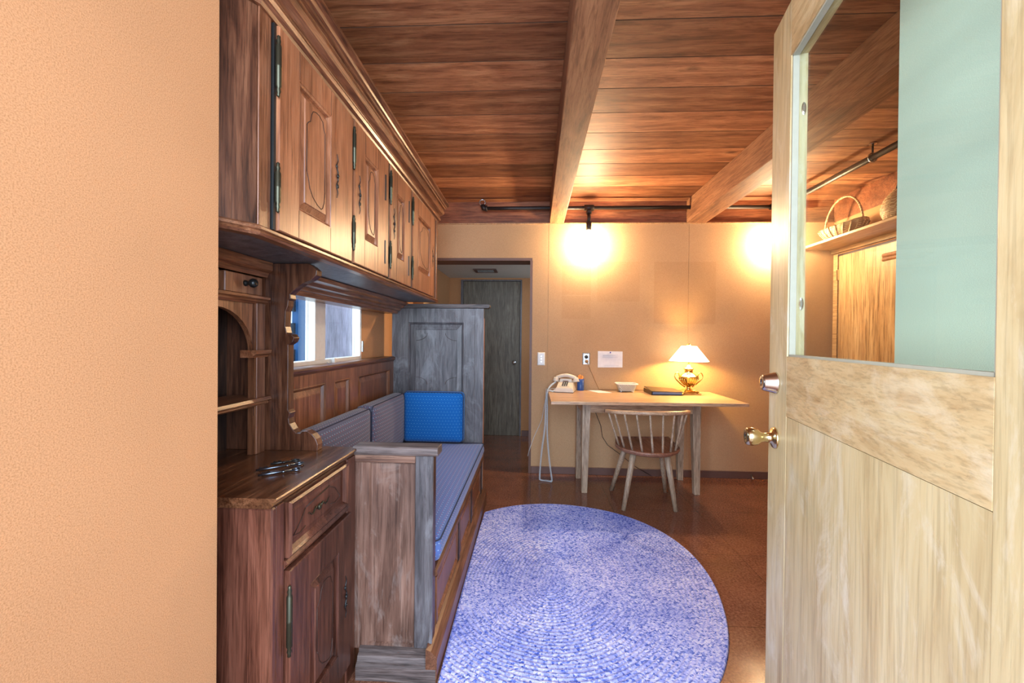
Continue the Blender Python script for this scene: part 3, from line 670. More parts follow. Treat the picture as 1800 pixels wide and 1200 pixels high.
# seat box
MB().box(-1.03, XF-.012, 1.545, 3.045, .02, .338).build('seat_box', 'walnut', be)
MB().prism([(-.45, .338), (XF+.002, .338), (XF+.010, .346), (XF+.008, .360), (XF, .368), (-.45, .368)], 'Y', 1.545, 3.055).build('front_rail', 'walnut_frame_y', be)
MB().prism([(XF-.012, 0), (-.332, 0), (-.330, .092), (-.336, .100), (-.352, .116), (XF-.012, .124)], 'Y', 1.456, 3.085).build('front_plinth', 'walnut_frame_y', be)
for y0, y1 in ((1.575, 2.03), (2.105, 2.455), (2.53, 2.93)):
    MB().nest((y0, y1, .135, .318), [(0, 0), (0, .012), (.012, .014), (.018, .004), (.03, .004), (.034, .009)], 'X', XF-.012).build('front_panel', 'walnut_frame', be)
for y0, y1 in ((2.05, 2.085), (2.475, 2.51), (2.95, 3.0)):
    MB().box(XF-.012, XF+.002, y0, y1, .124, .338).build('front_post', 'walnut_dark', be)
# wainscot back
MB().box(XL+.003, -1.06, 1.50, 3.052, .3, 1.085).build('back_board', 'walnut', be)
MB().prism([(XL+.003, 1.072), (-1.042, 1.072), (-1.036, 1.080), (-1.030, 1.086), (-1.026, 1.096), (-1.032, 1.104), (-1.04, 1.108), (XL+.003, 1.108)], 'Y', 1.50, 3.06).build('back_rail', 'walnut_frame_y', be)
fm = MB().box(-1.06, -1.042, 1.50, 3.052, 1.018, 1.075)
for y0, y1 in ((2.03, 2.12), (2.31, 2.42), (2.965, 3.052)): fm.box(-1.06, -1.042, y0, y1, .4, 1.018)
fm.build('back_frame', 'walnut_frame', be)
for y0, y1 in ((1.50, 2.03), (2.12, 2.31), (2.42, 2.965)):
    MB().nest((y0, y1, .42, 1.018), [(0, 0), (0, .018), (.006, .022), (.012, .016), (.020, .004), (.045, .013), (.05, .014)], 'X', -1.062).build('back_panel', 'walnut_frame', be)
# tall far end
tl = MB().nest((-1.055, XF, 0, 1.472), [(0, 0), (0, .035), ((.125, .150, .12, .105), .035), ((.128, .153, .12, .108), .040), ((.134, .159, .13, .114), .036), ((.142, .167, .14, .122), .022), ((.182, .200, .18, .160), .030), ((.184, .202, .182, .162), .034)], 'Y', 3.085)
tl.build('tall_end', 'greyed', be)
gr = MB()
yy = 3.0490
def gline(p): gr.tube([(x, yy+.0015, z) for x, z in p], .0014, 5)
for xx in (-.93, -.425): gline([(xx, .45), (xx, 1.455)])
for zc_, s in ((1.285, -1), (.90, 1)):
    for xc_, sx_ in ((-.870, 1), (-.562, -1)):
        gline([(xc_+sx_*.085*math.cos(a_*PI/12), zc_+s*.055*math.sin(a_*PI/12)) for a_ in range(7)])
gr.build('carving', 'carve', be)
cp = MB().prism([(XL+.005, 1.474), (-.325, 1.474), (-.315, 1.480), (-.312, 1.489), (-.315, 1.499), (-.325, 1.505), (XL+.005, 1.505)], 'Y', 3.035, 3.105)
cp.build('tall_end_cap', 'greyed_x', be, bevel=.003)
MB().box(XF-.001, XF+.004, 3.052, 3.084, .13, 1.40).build('edge_strip', 'walnut_door', be)

# ------------------------------------------------------------------ cushions
def cushion(name, label, cat, x0, x1, y0, y1, z0, z1, m, puff=.02, group=None, pf=None, nx=14, ny=18, face='Z', r=.03):
    t = thing(name, label, cat, ((x0+x1)/2, (y0+y1)/2, z0), group)
    mb = MB()
    n = 10; nz = 8
    # superellipsoid-like rounded box built as rings along the thin axis
    ax = {'Z': (0, 1, 2), 'X': (1, 2, 0), 'Y': (0, 2, 1)}[face]
    lo = (x0, y0, z0); hi = (x1, y1, z1)
    cu, cv = (lo[ax[0]]+hi[ax[0]])/2, (lo[ax[1]]+hi[ax[1]])/2; hu, hv = (hi[ax[0]]-lo[ax[0]])/2, (hi[ax[1]]-lo[ax[1]])/2
    t0, t1 = lo[ax[2]], hi[ax[2]]
    NU = 12
    def ringpts(su, sv, rr):
        pts = []
        for cx_, cy_, a0 in ((1, 1, 0), (-1, 1, 90), (-1, -1, 180), (1, -1, 270)):
            for q in range(NU):
                a_ = R(a0+90*q/(NU-1)); pts.append((cx_*(su-rr)+rr*math.cos(a_), cy_*(sv-rr)+rr*math.sin(a_)))
        return pts
    rings = []
    def ring(su, sv, rr, t, dome=None):
        out_ = []
        for (u, v) in ringpts(su, sv, rr):
            tt = t + (dome(u/hu, v/hv) if dome else 0)
            p = [0, 0, 0]; p[ax[0]] = cu+u; p[ax[1]] = cv+v; p[ax[2]] = tt; out_.append(tuple(p))
        rings.append(out_)
    bul = .006
    ring(hu-.02, hv-.02, r, t0); ring(hu-.004, hv-.004, r, t0+.012)
    ring(hu+bul, hv+bul, r, (t0+t1)/2-.01); ring(hu+bul, hv+bul, r, (t0+t1)/2+.01)
    ring(hu-.002, hv-.002, r, t1-.012-puff*.0)
    for k in range(1, 9):
        f_ = 1-k/9
        dz = puff*(1-f_**2.2)
        ring(hu*f_-.003, hv*f_-.003, max(.004, r*f_), t1-.006+dz+.006*(1 if k > 1 else .6))
    mb.loft(rings, smooth=True)
    o = mb.build('pad', m, t, uvs=boxuv)
    # piping round the top seam
    pp = MB(); pts = []
    for (u, v) in ringpts(hu+.002, hv+.002, r):
        p = [0, 0, 0]; p[ax[0]] = cu+u; p[ax[1]] = cv+v; p[ax[2]] = t1-.012; pts.append(tuple(p))
    pp.tube(pts, .0028, 6, closed=True); pp.build('piping', pf or 'piping', t)
    return t
cushion('seat_cushion', 'long blue dotted seat cushion lying on the bench', 'cushion', -1.035, -.350, 1.56, 3.038, .372, .478, 'fab_seat', .018)
cushion('back_cushion', 'slate grey dotted back cushion nearer the sideboard, leaning on the bench back', 'cushion', -1.022, -.905, 1.57, 2.300, .497, .842, 'fab_back', .016, 'grey back cushions on the bench', face='X')
cushion('back_cushion', 'slate grey dotted back cushion between its twin and the bright blue one', 'cushion', -1.022, -.905, 2.322, 2.915, .497, .848, 'fab_back', .016, 'grey back cushions on the bench', face='X')
t = cushion('end_cushion', 'bright blue dotted square cushion standing against the tall bench end', 'cushion', -.935, -.495, -3.035, -2.945, .492, .850, 'fab_blue', .014, face='Y')
# mirror the end cushion so its puffed face looks at the entrance
for ch in t.children:
    for v_ in ch.data.vertices: v_.co.y = -v_.co.y
    ch.data.flip_normals()
t.location.y = -t.location.y

# ------------------------------------------------------------------ rug
def rug():
    cx_, cy_, ax_, ay_, th, n_ = .136, 2.162, .802, .928, -.251, 2.157
    K = 200; RINGS = 42; vs = []; uv = []
    c_, s_ = math.cos(th), math.sin(th)
    mb = MB(); rings = []; uvl = []
    def outline(f, z):
        pts = []; 
        for k in range(K):
            a_ = 2*PI*k/K; cu, su = math.cos(a_), math.sin(a_)
            # keep the core a line so that the braid reads as an oval coil
            rx = f*ax_; ry = (ay_-ax_)+f*ax_
            u = math.copysign(abs(cu)**(2/n_), cu)*rx; v = math.copysign(abs(su)**(2/n_), su)*ry
            x = cx_+u*c_-v*s_; y_ = cy_+u*s_+v*c_
            if x < -.322: x = -.322+(x+.322)*.02
            pts.append((x, y_, z))
        return pts
    stp = [(0, .0078), (.3, .0112), (.5, .012), (.7, .0112)]
    rr = []
    for i in range(RINGS):
        for q, z in stp: rr.append(((RINGS-i-q)/RINGS, z if not (i == 0 and q == 0) else .001))
    rr.append((.004, .008))
    rings = [outline(f, z) for f, z in rr]
    uvl = []
    for (f, z), rg in zip(rr, rings):
        acc = 0
        for k in range(K):
            uvl.append((f*ax_, k/K*5.4))
    mb.loft(rings, smooth=True)
    o = mb.build('rug', 'rug', uvs=lambda v, n, i: uvl[i])
    tag(o, 'oval braided blue and lavender rug on the dark floor', 'rug')
rug()

# ------------------------------------------------------------------ desk
def desk():
    DZ = .788
    d = thing('desk', 'bleached wood writing table with a wide overhanging top by the back wall', 'desk', (.88, 3.4, 0))
    # top: quad slightly turned
    A, B, C_, D_ = (.148, 3.045), (1.602, 3.085), (1.602, 3.765), (.148, 3.725)
    MB().prism([A, B, C_, D_], 'Z', DZ-.024, DZ).build('table_top', 'oak_x', d, bevel=.003)
    rot = math.atan2(.04, 1.454)
    def loc(x, y): return (x*math.cos(rot)-y*math.sin(rot), x*math.sin(rot)+y*math.cos(rot))
    def P(x, y): a, b2 = loc(x-.417, y-3.351); return (a+.417, b2+3.351)
    zt = DZ-.026
    def leg(x, y, sx_, sy_):
        r_ = []
        for z, w_ in ((0, .046), (.655, .066), (zt, .066)):
            xs = (x, x+sx_*w_); ys = (y, y+sy_*w_)
            r_.append([P(xs[0], ys[0])+(z,), P(xs[1], ys[0])+(z,), P(xs[1], ys[1])+(z,), P(xs[0], ys[1])+(z,)])
        MB().loft(r_).build('leg', 'oak', d, bevel=.003)
    Xa, Xb, Ya, Yb = .417, 1.372, 3.345, 3.735
    leg(Xa, Ya, 1, 1); leg(Xb, Ya, -1, 1); leg(Xa, Yb, 1, -1); leg(Xb, Yb, -1, -1)
    ap = MB()
    def bar(x0, x1, y0, y1):
        ap.loft([[P(x0, y0)+(z,), P(x1, y0)+(z,), P(x1, y1)+(z,), P(x0, y1)+(z,)] for z in (.655, zt)])
    bar(Xa+.06, Xb-.06, Ya+.004, Ya+.024); bar(Xa+.06, Xb-.06, Yb-.024, Yb-.004); bar(Xa+.004, Xa+.024, Ya+.06, Yb-.06); bar(Xb-.024, Xb-.004, Ya+.06, Yb-.06)
    ap.build('apron', 'oak_x', d)
    for x0 in (.30, 1.40):
        q = P(x0, 3.36)
        MB().box(q[0], q[0]+.08, q[1], q[1]+.30, .745, DZ-.026, .003).build('leaf_support', 'oak_x', d)
    return DZ
DZ = desk()

# ------------------------------------------------------------------ chair
def chair():
    t = thing('spindle_chair', 'low spindle-back wooden chair with reddish seat tucked under the desk', 'chair', (.885, 3.13, 0))
    SZ = .462
    # seat outline: straight front edge near the desk, round behind
    o = [(.705, 3.375), (1.150, 3.415)]
    c_ = (.872, 3.14); hw, hb = .236, .262
    rot = R(4)
    pts = []
    for k in range(25):
        a_ = -PI*k/24
        x, y_ = hw*math.cos(a_)*1.0, hb*math.sin(a_)
        pts.append((c_[0]+x*math.cos(rot)-y_*math.sin(rot), c_[1]+x*math.sin(rot)+y_*math.cos(rot)))
    poly = [(1.128, 3.405)]+pts+[(.690, 3.375)]
    cx_, cy_ = c_[0], 3.2
    def rg(f, z): return [(cx_+(x-cx_)*f, cy_+(y-cy_)*f, z) for x, y in poly]
    MB().loft([rg(.90, SZ-.036), rg(.97, SZ-.026), rg(1, SZ-.010), rg(.985, SZ), rg(.93, SZ-.001), rg(.80, SZ-.010), rg(.4, SZ-.014), rg(.05, SZ-.014)], smooth=False).build('seat', 'seat_wood', t, bevel=.002)
    for (bx, by), (tx, ty) in (((.684, 3.032), (.760, 3.055)), ((1.064, 3.040), (1.000, 3.062)), ((.672, 3.432), (.765, 3.30)), ((1.112, 3.418), (1.035, 3.32))):
        b0 = Vector((bx, by, 0)); b1 = Vector((tx, ty, SZ-.03))
        MB().tube([b0, b0.lerp(b1, .5), b1], .0165, 12, .024).build('leg', 'oak', t)
    # comb rail
    pr = []
    for k in range(29):
        a_ = R(178)-R(176)*k/28
        x = .842+.296*math.cos(a_); y_ = 3.085-.262*math.sin(a_); z = .722+.030*math.sin(a_)
        pr.append((x+(.012 if True else 0), y_+.015*math.cos(a_), z))
    mb = MB(); rings = []
    for k, p in enumerate(pr):
        q0 = Vector(pr[max(0, k-1)]); q1 = Vector(pr[min(28, k+1)]); tn = (q1-q0).normalized(); nr = Vector((tn.y, -tn.x, 0)).normalized()
        p = Vector(p); w_ = .017; h_ = .011
        rings.append([tuple(p+nr*a2*w_+Vector((0, 0, b2*h_))) for a2, b2 in ((-1, -1), (-.2, -1.15), (1, -1), (1.1, 0), (1, 1), (-.2, 1.15), (-1, 1), (-1.1, 0))])
    mb.loft(rings, smooth=True).build('comb_rail', 'oak_x', t)
    ns = 10
    for k in range(ns):
        f_ = .05+.90*k/(ns-1)
        i_ = f_*28; i0 = int(i_); fr = i_-i0; P1 = Vector(pr[i0]).lerp(Vector(pr[min(28, i0+1)]), fr)
        a_ = R(186)+R(168)*(k/(ns-1))
        x, y_ = (hw-.022)*math.cos(a_), (hb-.022)*math.sin(a_)
        P0 = Vector((c_[0]+x*math.cos(rot)-y_*math.sin(rot), c_[1]+x*math.sin(rot)+y_*math.cos(rot), SZ-.004))
        pts_ = [P0.lerp(P1, q/4) for q in range(5)]
        MB().tube(pts_, .0085, 8, .0065).build('spindle', 'oak', t)
chair()

# ------------------------------------------------------------------ telephone
def phone():
    cx_, cy_ = .300, 3.63
    t = thing('telephone', 'cream push-button desk telephone with long coiled cord', 'telephone', (cx_, cy_, DZ))
    th = R(-12)
    def T(x, y, z): x, y, z = x*.84, y*.84, z*.9; return (cx_+x*math.cos(th)-y*math.sin(th), cy_+x*math.sin(th)+y*math.cos(th), DZ+z)
    def ring(y, z, w0, d=0): pass
    # wedge body: rings bottom to top
    def rect(x, y0, y1, z0, z1=None): return [T(-x, y0, z0), T(x, y0, z0), T(x, y1, z1 if z1 is not None else z0), T(-x, y1, z1 if z1 is not None else z0)]
    b = MB().loft([rect(.098, -.11, .11, .004), rect(.100, -.112, .112, .012), rect(.092, -.104, .108, .036), rect(.078, -.095, .100, .048, .100), rect(.072, -.088, .094, .050, .106)])
    b.build('body', 'plastic_cream', t, bevel=.005)
    MB().loft([rect(.095, -.108, .108, 0), rect(.095, -.108, .108, .006)]).build('base', 'blackpl', t)
    # key panel and buttons
    pz = lambda y: .052+(y+.088)/.182*.056
    MB().loft([[T(-.055, -.078, pz(-.078)), T(.055, -.078, pz(-.078)), T(.055, .020, pz(.020)), T(-.055, .020, pz(.020))], [T(-.052, -.074, pz(-.074)+.003), T(.052, -.074, pz(-.074)+.003), T(.052, .018, pz(.018)+.003), T(-.052, .018, pz(.018)+.003)]]).build('key_panel', 'plastic_cream', t)
    for r_ in range(4):
        for c_ in range(3):
            x = (c_-1)*.021; y_ = -.064+r_*.022
            z = pz(y_)+.003
            MB().loft([[T(x-.0075, y_-.008, z), T(x+.0075, y_-.008, z), T(x+.0075, y_+.008, z+.004), T(x-.0075, y_+.008, z+.004)], [T(x-.006, y_-.0065, z+.006), T(x+.006, y_-.0065, z+.006), T(x+.006, y_+.0065, z+.010), T(x-.006, y_+.0065, z+.010)]]).build('button', 'blackpl', t)
    # cradle
    MB().loft([rect(.066, .030, .088, .088, .100), rect(.060, .034, .084, .122, .124)]).build('cradle', 'plastic_cream', t, bevel=.004)
    MB().loft([[T(-.03, .026, .094), T(.03, .026, .094), T(.03, .030, .102), T(-.03, .030, .102)], [T(-.03, .024, .096), T(.03, .024, .096), T(.03, .028, .104), T(-.03, .028, .104)]]).build('number_card', 'brown_trim', t)
    hs = MB()
    pts = []
    for k in range(13):
        f_ = k/12; x = -.105+.21*f_; z = .128+.026*math.sin(PI*f_)
        pts.append(T(x, .058, z))
    hs.tube(pts, .0165, 12)
    for s in (-1, 1):
        p0 = Vector(T(s*.102, .058, .134)); p1 = Vector(T(s*.108, .054, .092))
        hs.tube([p0, p0.lerp(p1, .4), p0.lerp(p1, .7), p1], .022, 14, .031)
    hs.build('handset', 'plastic_cream', t)
    # coiled cord: handset -> floor -> back of the phone
    key_pts = [Vector(T(-.112, .05, .085)), Vector((.155, 3.60, .82)), Vector((.130, 3.58, .72)), Vector((.122, 3.56, .50)), Vector((.095, 3.60, .25)), Vector((.082, 3.61, .045)), Vector((.092, 3.605, .010)),
               Vector((.150, 3.59, .009)), Vector((.180, 3.575, .010)), Vector((.186, 3.57, .032)), Vector((.165, 3.585, .18)), Vector((.143, 3.59, .42)), Vector((.141, 3.585, .66)), Vector((.138, 3.58, .785)), Vector((.160, 3.57, .803)), Vector((.19, 3.56, .798)), Vector(T(-.10, .0, .018))]
    # smooth (Catmull-Rom)
    cr = []
    for i in range(len(key_pts)-1):
        p0 = key_pts[max(0, i-1)]; p1 = key_pts[i]; p2 = key_pts[i+1]; p3 = key_pts[min(len(key_pts)-1, i+2)]
        for q in range(12):
            u = q/12
            cr.append(.5*((2*p1)+(p2-p0)*u+(2*p0-5*p1+4*p2-p3)*u*u+(3*p1-p0-3*p2+p3)*u**3))
    cr.append(key_pts[-1])
    tot = [0]
    for a, b2 in zip(cr, cr[1:]): tot.append(tot[-1]+(b2-a).length)
    def at(s_):
        for i in range(len(tot)-1):
            if tot[i+1] >= s_:
                f_ = (s_-tot[i])/max(1e-9, tot[i+1]-tot[i]); return cr[i].lerp(cr[i+1], f_), (cr[i+1]-cr[i]).normalized()
        return cr[-1], (cr[-1]-cr[-2]).normalized()
    hel = []; Lt = tot[-1]; pitch = .0085; s_ = 0; ph = 0; nstep = int(Lt/pitch*8)
    up = Vector((1, 0, 0))
    for k in range(nstep+1):
        s_ = Lt*k/nstep; p, tn = at(s_); a = tn.cross(Vector((.2, 1, .1))).normalized(); b2 = tn.cross(a)
        r_ = .0062
        hel.append(p+a*math.cos(k*PI/4)*r_+b2*math.sin(k*PI/4)*r_)
    for h_ in hel: h_.z = max(h_.z, .004)
    MB().tube(hel, .0024, 5).build('coiled_cord', 'cordw', t)
    ln_ = [Vector(T(-.06, .11, .02)), Vector((.20, 3.74, .800)), Vector((.135, 3.70, .80)), Vector((.132, 3.76, .70)), Vector((.10, 3.795, .50)), Vector((.03, 3.80, .34)), Vector((-.012, 3.80, .22)), Vector((-.026, 3.80, .16))]
    MB().tube(ln_, .0022, 6).build('line_cord', 'cordw', t)
phone()

# ------------------------------------------------------------------ things on the desk
cu = thing('pencil_cup', 'tall blue cup of orange pencils beside the telephone', 'pencil cup', (.446, 3.733, DZ))
MB().lathe([(.030, DZ), (.031, DZ+.002), (.031, DZ+.105), (.028, DZ+.105), (.027, DZ+.006), (.001, DZ+.006)], (.446, 3.733, 0), 24).build('cup', 'bluecup', cu)
for k in range(7):
    a_ = k*.9; r0 = .008; r1 = .021
    p0 = (.446+r0*math.cos(a_), 3.733+r0*math.sin(a_), DZ+.008); h_ = .130+.006*(k % 3)
    p1 = (.446+r1*math.cos(a_), 3.733+r1*math.sin(a_), DZ+h_)
    pc = tag(MB().tube([p0, p1], .0042, 6).build('pencil', 'pencil'), 'orange pencil standing in the blue cup', 'pencil', 'pencils in the blue cup')
pp = MB().prism([(.51, 3.73), (.58, 3.57), (.70, 3.585), (.625, 3.745)], 'Z', DZ+.0005, DZ+.002).build('paper_sheet', 'paper')
tag(pp, 'loose white sheet of paper lying on the desk', 'paper')
# small white basket
def white_basket():
    cx_, cy_ = .845, 3.69
    t = thing('wicker_tray', 'small white woven basket tray at the middle of the desk', 'basket', (cx_, cy_, DZ))
    def rr(hx, hy, z, r_=.03, q=6):
        pts = []
        for sx_, sy_, a0 in ((1, 1, 0), (-1, 1, 90), (-1, -1, 180), (1, -1, 270)):
            for k in range(q):
                a_ = R(a0+90*k/(q-1)); pts.append((cx_+sx_*(hx-r_)+r_*math.cos(a_), cy_+sy_*(hy-r_)+r_*math.sin(a_), DZ+z))
        return pts
    MB().loft([rr(.062, .045, .008), rr(.068, .050, .012), rr(.078, .058, .045), rr(.090, .068, .072), rr(.086, .064, .070), rr(.064, .046, .020), rr(.01, .01, .018, .008)]).build('tray_body', 'whitewicker', t)
    MB().tube(rr(.091, .069, .072), .0055, 6, closed=True).build('rim', 'plastic_white', t)
    for sx_ in (-1, 1):
        for sy_ in (-1, 1):
            MB().sphere((cx_+sx_*.052, cy_+sy_*.036, DZ+.007), .009, 8, .78).build('foot', 'plastic_white', t)
white_basket()
# binder and papers
bi = thing('ring_binder', 'black ring binder lying beside the brass lamp', 'binder', (1.14, 3.55, DZ))
A = [(1.015, 3.48), (1.268, 3.48), (1.268, 3.72), (1.015, 3.72)]
MB().prism(A, 'Z', DZ+.0005, DZ+.004).build('cover', 'black_leather', bi)
MB().prism([(1.02, 3.49), (1.262, 3.49), (1.262, 3.715), (1.02, 3.715)], 'Z', DZ+.006, DZ+.026).build('pages', 'page_blue', bi)
MB().add([(1.008, 3.476, DZ+.030), (1.270, 3.476, DZ+.026), (1.270, 3.722, DZ+.028), (1.008, 3.722, DZ+.044), (1.008, 3.476, DZ+.034), (1.270, 3.476, DZ+.030), (1.270, 3.722, DZ+.032), (1.008, 3.722, DZ+.048)],
         [(3, 2, 1, 0), (4, 5, 6, 7), (0, 1, 5, 4), (1, 2, 6, 5), (2, 3, 7, 6), (3, 0, 4, 7)]).build('lid', 'black_leather', bi)
MB().box(1.006, 1.012, 3.478, 3.72, DZ, DZ+.034).build('spine', 'black_leather', bi)

# ------------------------------------------------------------------ brass lamp
def lamp():
    cx_, cy_ = 1.355, 3.60
    t = thing('table_lamp', 'brass urn table lamp with a lit white cone shade', 'lamp', (cx_, cy_, DZ))
    b = MB()
    z = DZ
    def sq(h, zz): return [(cx_-h, cy_-h, zz), (cx_+h, cy_-h, zz), (cx_+h, cy_+h, zz), (cx_-h, cy_+h, zz)]
    b.loft([sq(.068, z+.014), sq(.070, z+.018), sq(.064, z+.026), sq(.046, z+.034), sq(.040, z+.040)])
    for sx_ in (-1, 1):
        for sy_ in (-1, 1):
            b.tube([(cx_+sx_*.050, cy_+sy_*.050, z+.018), (cx_+sx_*.066, cy_+sy_*.066, z+.012), (cx_+sx_*.078, cy_+sy_*.078, z+.006)], .010, 8, .006)
    b.build('base', 'brass', t, bevel=.002)
    MB().lathe([(.030, z+.038), (.020, z+.046), (.016, z+.058), (.024, z+.068), (.034, z+.076), (.056, z+.094), (.074, z+.120), (.080, z+.142), (.083, z+.148), (.078, z+.154), (.060, z+.168), (.040, z+.178),
                (.034, z+.186), (.034, z+.206), (.040, z+.212), (.042, z+.218), (.034, z+.224), (.020, z+.228), (.012, z+.25), (.001, z+.252)], (cx_, cy_, 0), 32).build('urn', 'brass', t)
    fl = MB()
    for k in range(24):
        a_ = 2*PI*k/24
        pts = []
        for r_, h in ((.036, .077), (.058, .096), (.075, .120), (.081, .140)):
            pts.append((cx_+r_*math.cos(a_), cy_+r_*math.sin(a_), z+h))
        fl.tube(pts, .0035, 5)
    fl.build('fluting', 'brass', t)
    for s in (-1, 1):
        h = [(s*.030, .060), (s*.064, .082), (s*.090, .108), (s*.110, .128), (s*.120, .152), (s*.112, .176), (s*.096, .184), (s*.082, .172), (s*.080, .156)]
        MB().tube([(cx_+x, cy_, z+zz) for x, zz in h], .006, 8, .0045).build('handle', 'brass', t)
    # shade: open cone
    n = 40; zb, zt_, rb, rt_ = z+.282, z+.412, .162, .062
    rings = []
    for r_, zz in ((rb, zb), (rt_, zt_), (rt_-.002, zt_), (rb-.003, zb), (rb, zb)):
        rings.append([(cx_+r_*math.cos(2*PI*k/n), cy_+r_*math.sin(2*PI*k/n), zz) for k in range(n)])
    MB().loft(rings, cap=False, smooth=True).build('lamp_shade', 'shade', t)
    MB().tube([(cx_+(rb+.0005)*math.cos(2*PI*k/n), cy_+(rb+.0005)*math.sin(2*PI*k/n), zb) for k in range(n)], .0016, 5, closed=True).build('shade_trim', 'brown_trim', t)
    MB().lathe([(.001, z+.412), (.010, z+.414), (.018, z+.420), (.018, z+.426), (.008, z+.432), (.001, z+.434)], (cx_, cy_, 0), 14).build('finial', 'brass', t)
    MB().tube([(cx_, cy_, z+.245), (cx_, cy_, z+.414)], .004, 6).build('stem', 'brass', t)
    light('lamp_bulb_light', 'POINT', (cx_, cy_, z+.335), 11, (1, .60, .16), radius=.022)
    cdp = [(cx_-.01, cy_+.07, z+.012), (1.40, 3.77, z+.006), (1.2, 3.775, z+.006), (.62, 3.775, z+.006), (.60, 3.79, z+.05), (.545, 3.79, .96), (.515, 3.79, 1.035)]
    MB().tube(cdp, .003, 6).build('power_cord', 'cordbrown', t)
lamp()

# green cord under the desk
tag(MB().tube([(.565, 3.79, .66), (.60, 3.79, .56), (.640, 3.78, .46), (.655, 3.78, .36), (.70, 3.76, .29), (.80, 3.74, .22), (.95, 3.76, .10), (1.1, 3.78, .012)], .0028, 6).build('cable', 'iron'), 'thin dark cable hanging on the wall below the desk', 'cable')

# ------------------------------------------------------------------ on the back wall
s_ = thing('light_switch', 'narrow white switch plate beside the hallway opening', 'switch', (.090, YB, 1.065))
MB().nest((.055, .125, 1.005, 1.125), [(0, 0), (.002, .005), (.008, .007)], 'Y', YB-.0005).build('plate', 'white_plate', s_)
for zz in (1.040, 1.065, 1.09): MB().box(.085, .095, YB-.013, YB-.006, zz-.005, zz+.005).build('toggle', 'steel', s_)
s_ = thing('wall_outlet', 'steel outlet plate with a brown plug above the pencil cup', 'outlet', (.505, YB, 1.07))
MB().nest((.470, .540, 1.012, 1.126), [(0, 0), (.002, .005), (.008, .007)], 'Y', YB-.0005).build('plate', 'steel', s_)
MB().lathe([(.001, YB-.0095), (.016, YB-.0095), (.016, YB-.006)], (.505, 0, 1.088), 16, 'Y').build('socket', 'blackpl', s_)
MB().lathe([(.001, YB-.035), (.012, YB-.033), (.016, YB-.012), (.016, YB-.006)], (.508, 0, 1.047), 12, 'Y').build('plug', 'cordbrown', s_)
n_ = thing('wall_notice', 'white typed notice held by a blue pin above the desk', 'notice', (.724, YB, 1.0))
MB().add([(.611, YB-.0035, 1.143), (.836, YB-.0035, 1.141), (.836, YB-.006, .995), (.611, YB-.006, .992), (.611, YB-.001, 1.143), (.836, YB-.001, 1.141), (.836, YB-.002, .995), (.611, YB-.002, .992)],
         [(0, 1, 2, 3), (7, 6, 5, 4), (0, 1, 5, 4), (1, 2, 6, 5), (2, 3, 7, 6), (3, 0, 4, 7)]).build('sheet', 'paper', n_)
ik = MB()
for zz, x0, x1 in ((1.121, .70, .722), (1.109, .655, .795), (1.1035, .655, .77), (1.0985, .655, .73), (1.090, .655, .79), (1.0845, .655, .745), (1.012, .67, .80)):
    ik.box(x0, x1, YB-.0075, YB-.0045, zz-.0009, zz+.0009)
ik.build('typed_lines', 'ink', n_)
MB().lathe([(.001, YB-.016), (.006, YB-.015), (.004, YB-.009), (.006, YB-.004)], (.724, 0, 1.131), 10, 'Y').build('pushpin', 'bluepin', n_)

# ------------------------------------------------------------------ conduit pipe with wall lights
PY, PZ = 3.72, 2.432
cp = thing('conduit_pipe', 'black iron pipe running along the back wall under the ceiling', 'pipe', (.9, PY, PZ))
MB().tube([(-.434, PY, PZ), (-.2, PY, PZ), (2.17, PY, PZ)], .0165, 12).build('wall_run', 'pipe', cp)
MB().tube([(2.17, PY, PZ), (2.17, 2.8, PZ), (2.17, 1.3, PZ)], .020, 12).build('side_run', 'pipe', cp)
e = MB().tube([(-.425, PY, PZ-.002), (-.45, PY, PZ+.002), (-.458, PY, PZ+.03)], .024, 10); e.tube([(-.435, PY, PZ), (-.415, PY, PZ)], .026, 10)
e.build('elbow', 'pipe', cp)
MB().tube([(-.46+.026*math.cos(2*PI*k/16), PY, PZ+.058+.026*math.sin(2*PI*k/16)-.004) for k in range(16)], .006, 6, closed=True).build('hook_ring', 'steel', cp)
hg = thing('pipe_hanger', 'steel ring hanger holding the pipe to the ceiling by the closet', 'hanger', (2.17, 2.74, PZ))
MB().tube([(2.17+.027*math.cos(2*PI*k/16), 2.74, PZ+.027*math.sin(2*PI*k/16)) for k in range(16)], .005, 6, closed=True).build('ring', 'steel', hg)
MB().tube([(2.17, 2.74, PZ+.03), (2.17, 2.74, ZC-.004)], .0055, 8).build('rod', 'pipe', hg)
MB().lathe([(.022, ZC-.008), (.022, ZC-.001)], (2.17, 2.74, 0), 12).build('ceiling_plate', 'nickel', hg)
def wall_light(x, label):
    t = thing('wall_light', label, 'light', (x, PY, PZ), 'bare bulb lights on the pipe')
    MB().tube([(x-.043, PY, PZ), (x+.043, PY, PZ)], .027, 12).tube([(x, PY, PZ-.012), (x, PY, PZ-.052)], .024, 12).build('tee', 'pipe', t)
    MB().tube([(x, PY, PZ-.05), (x, PY, PZ-.14)], .0165, 12).build('drop_pipe', 'pipe', t)
    MB().tube([(x, PY, PZ-.125), (x, PY, PZ-.165), (x, PY+.008, PZ-.195)], .024, 12).build('socket', 'pipe', t)
    MB().sphere((x, PY+.012, PZ-.235), .034, 14, 1.15).build('bulb', 'bulb', t)
    light('wall_light_lamp', 'POINT', (x, PY+.018, PZ-.315), 32, (1, .74, .44), radius=.035)
wall_light(.503, 'bare bulb light dropping from the pipe above the desk')
wall_light(2.13, 'bare bulb light on the pipe beyond the open door')

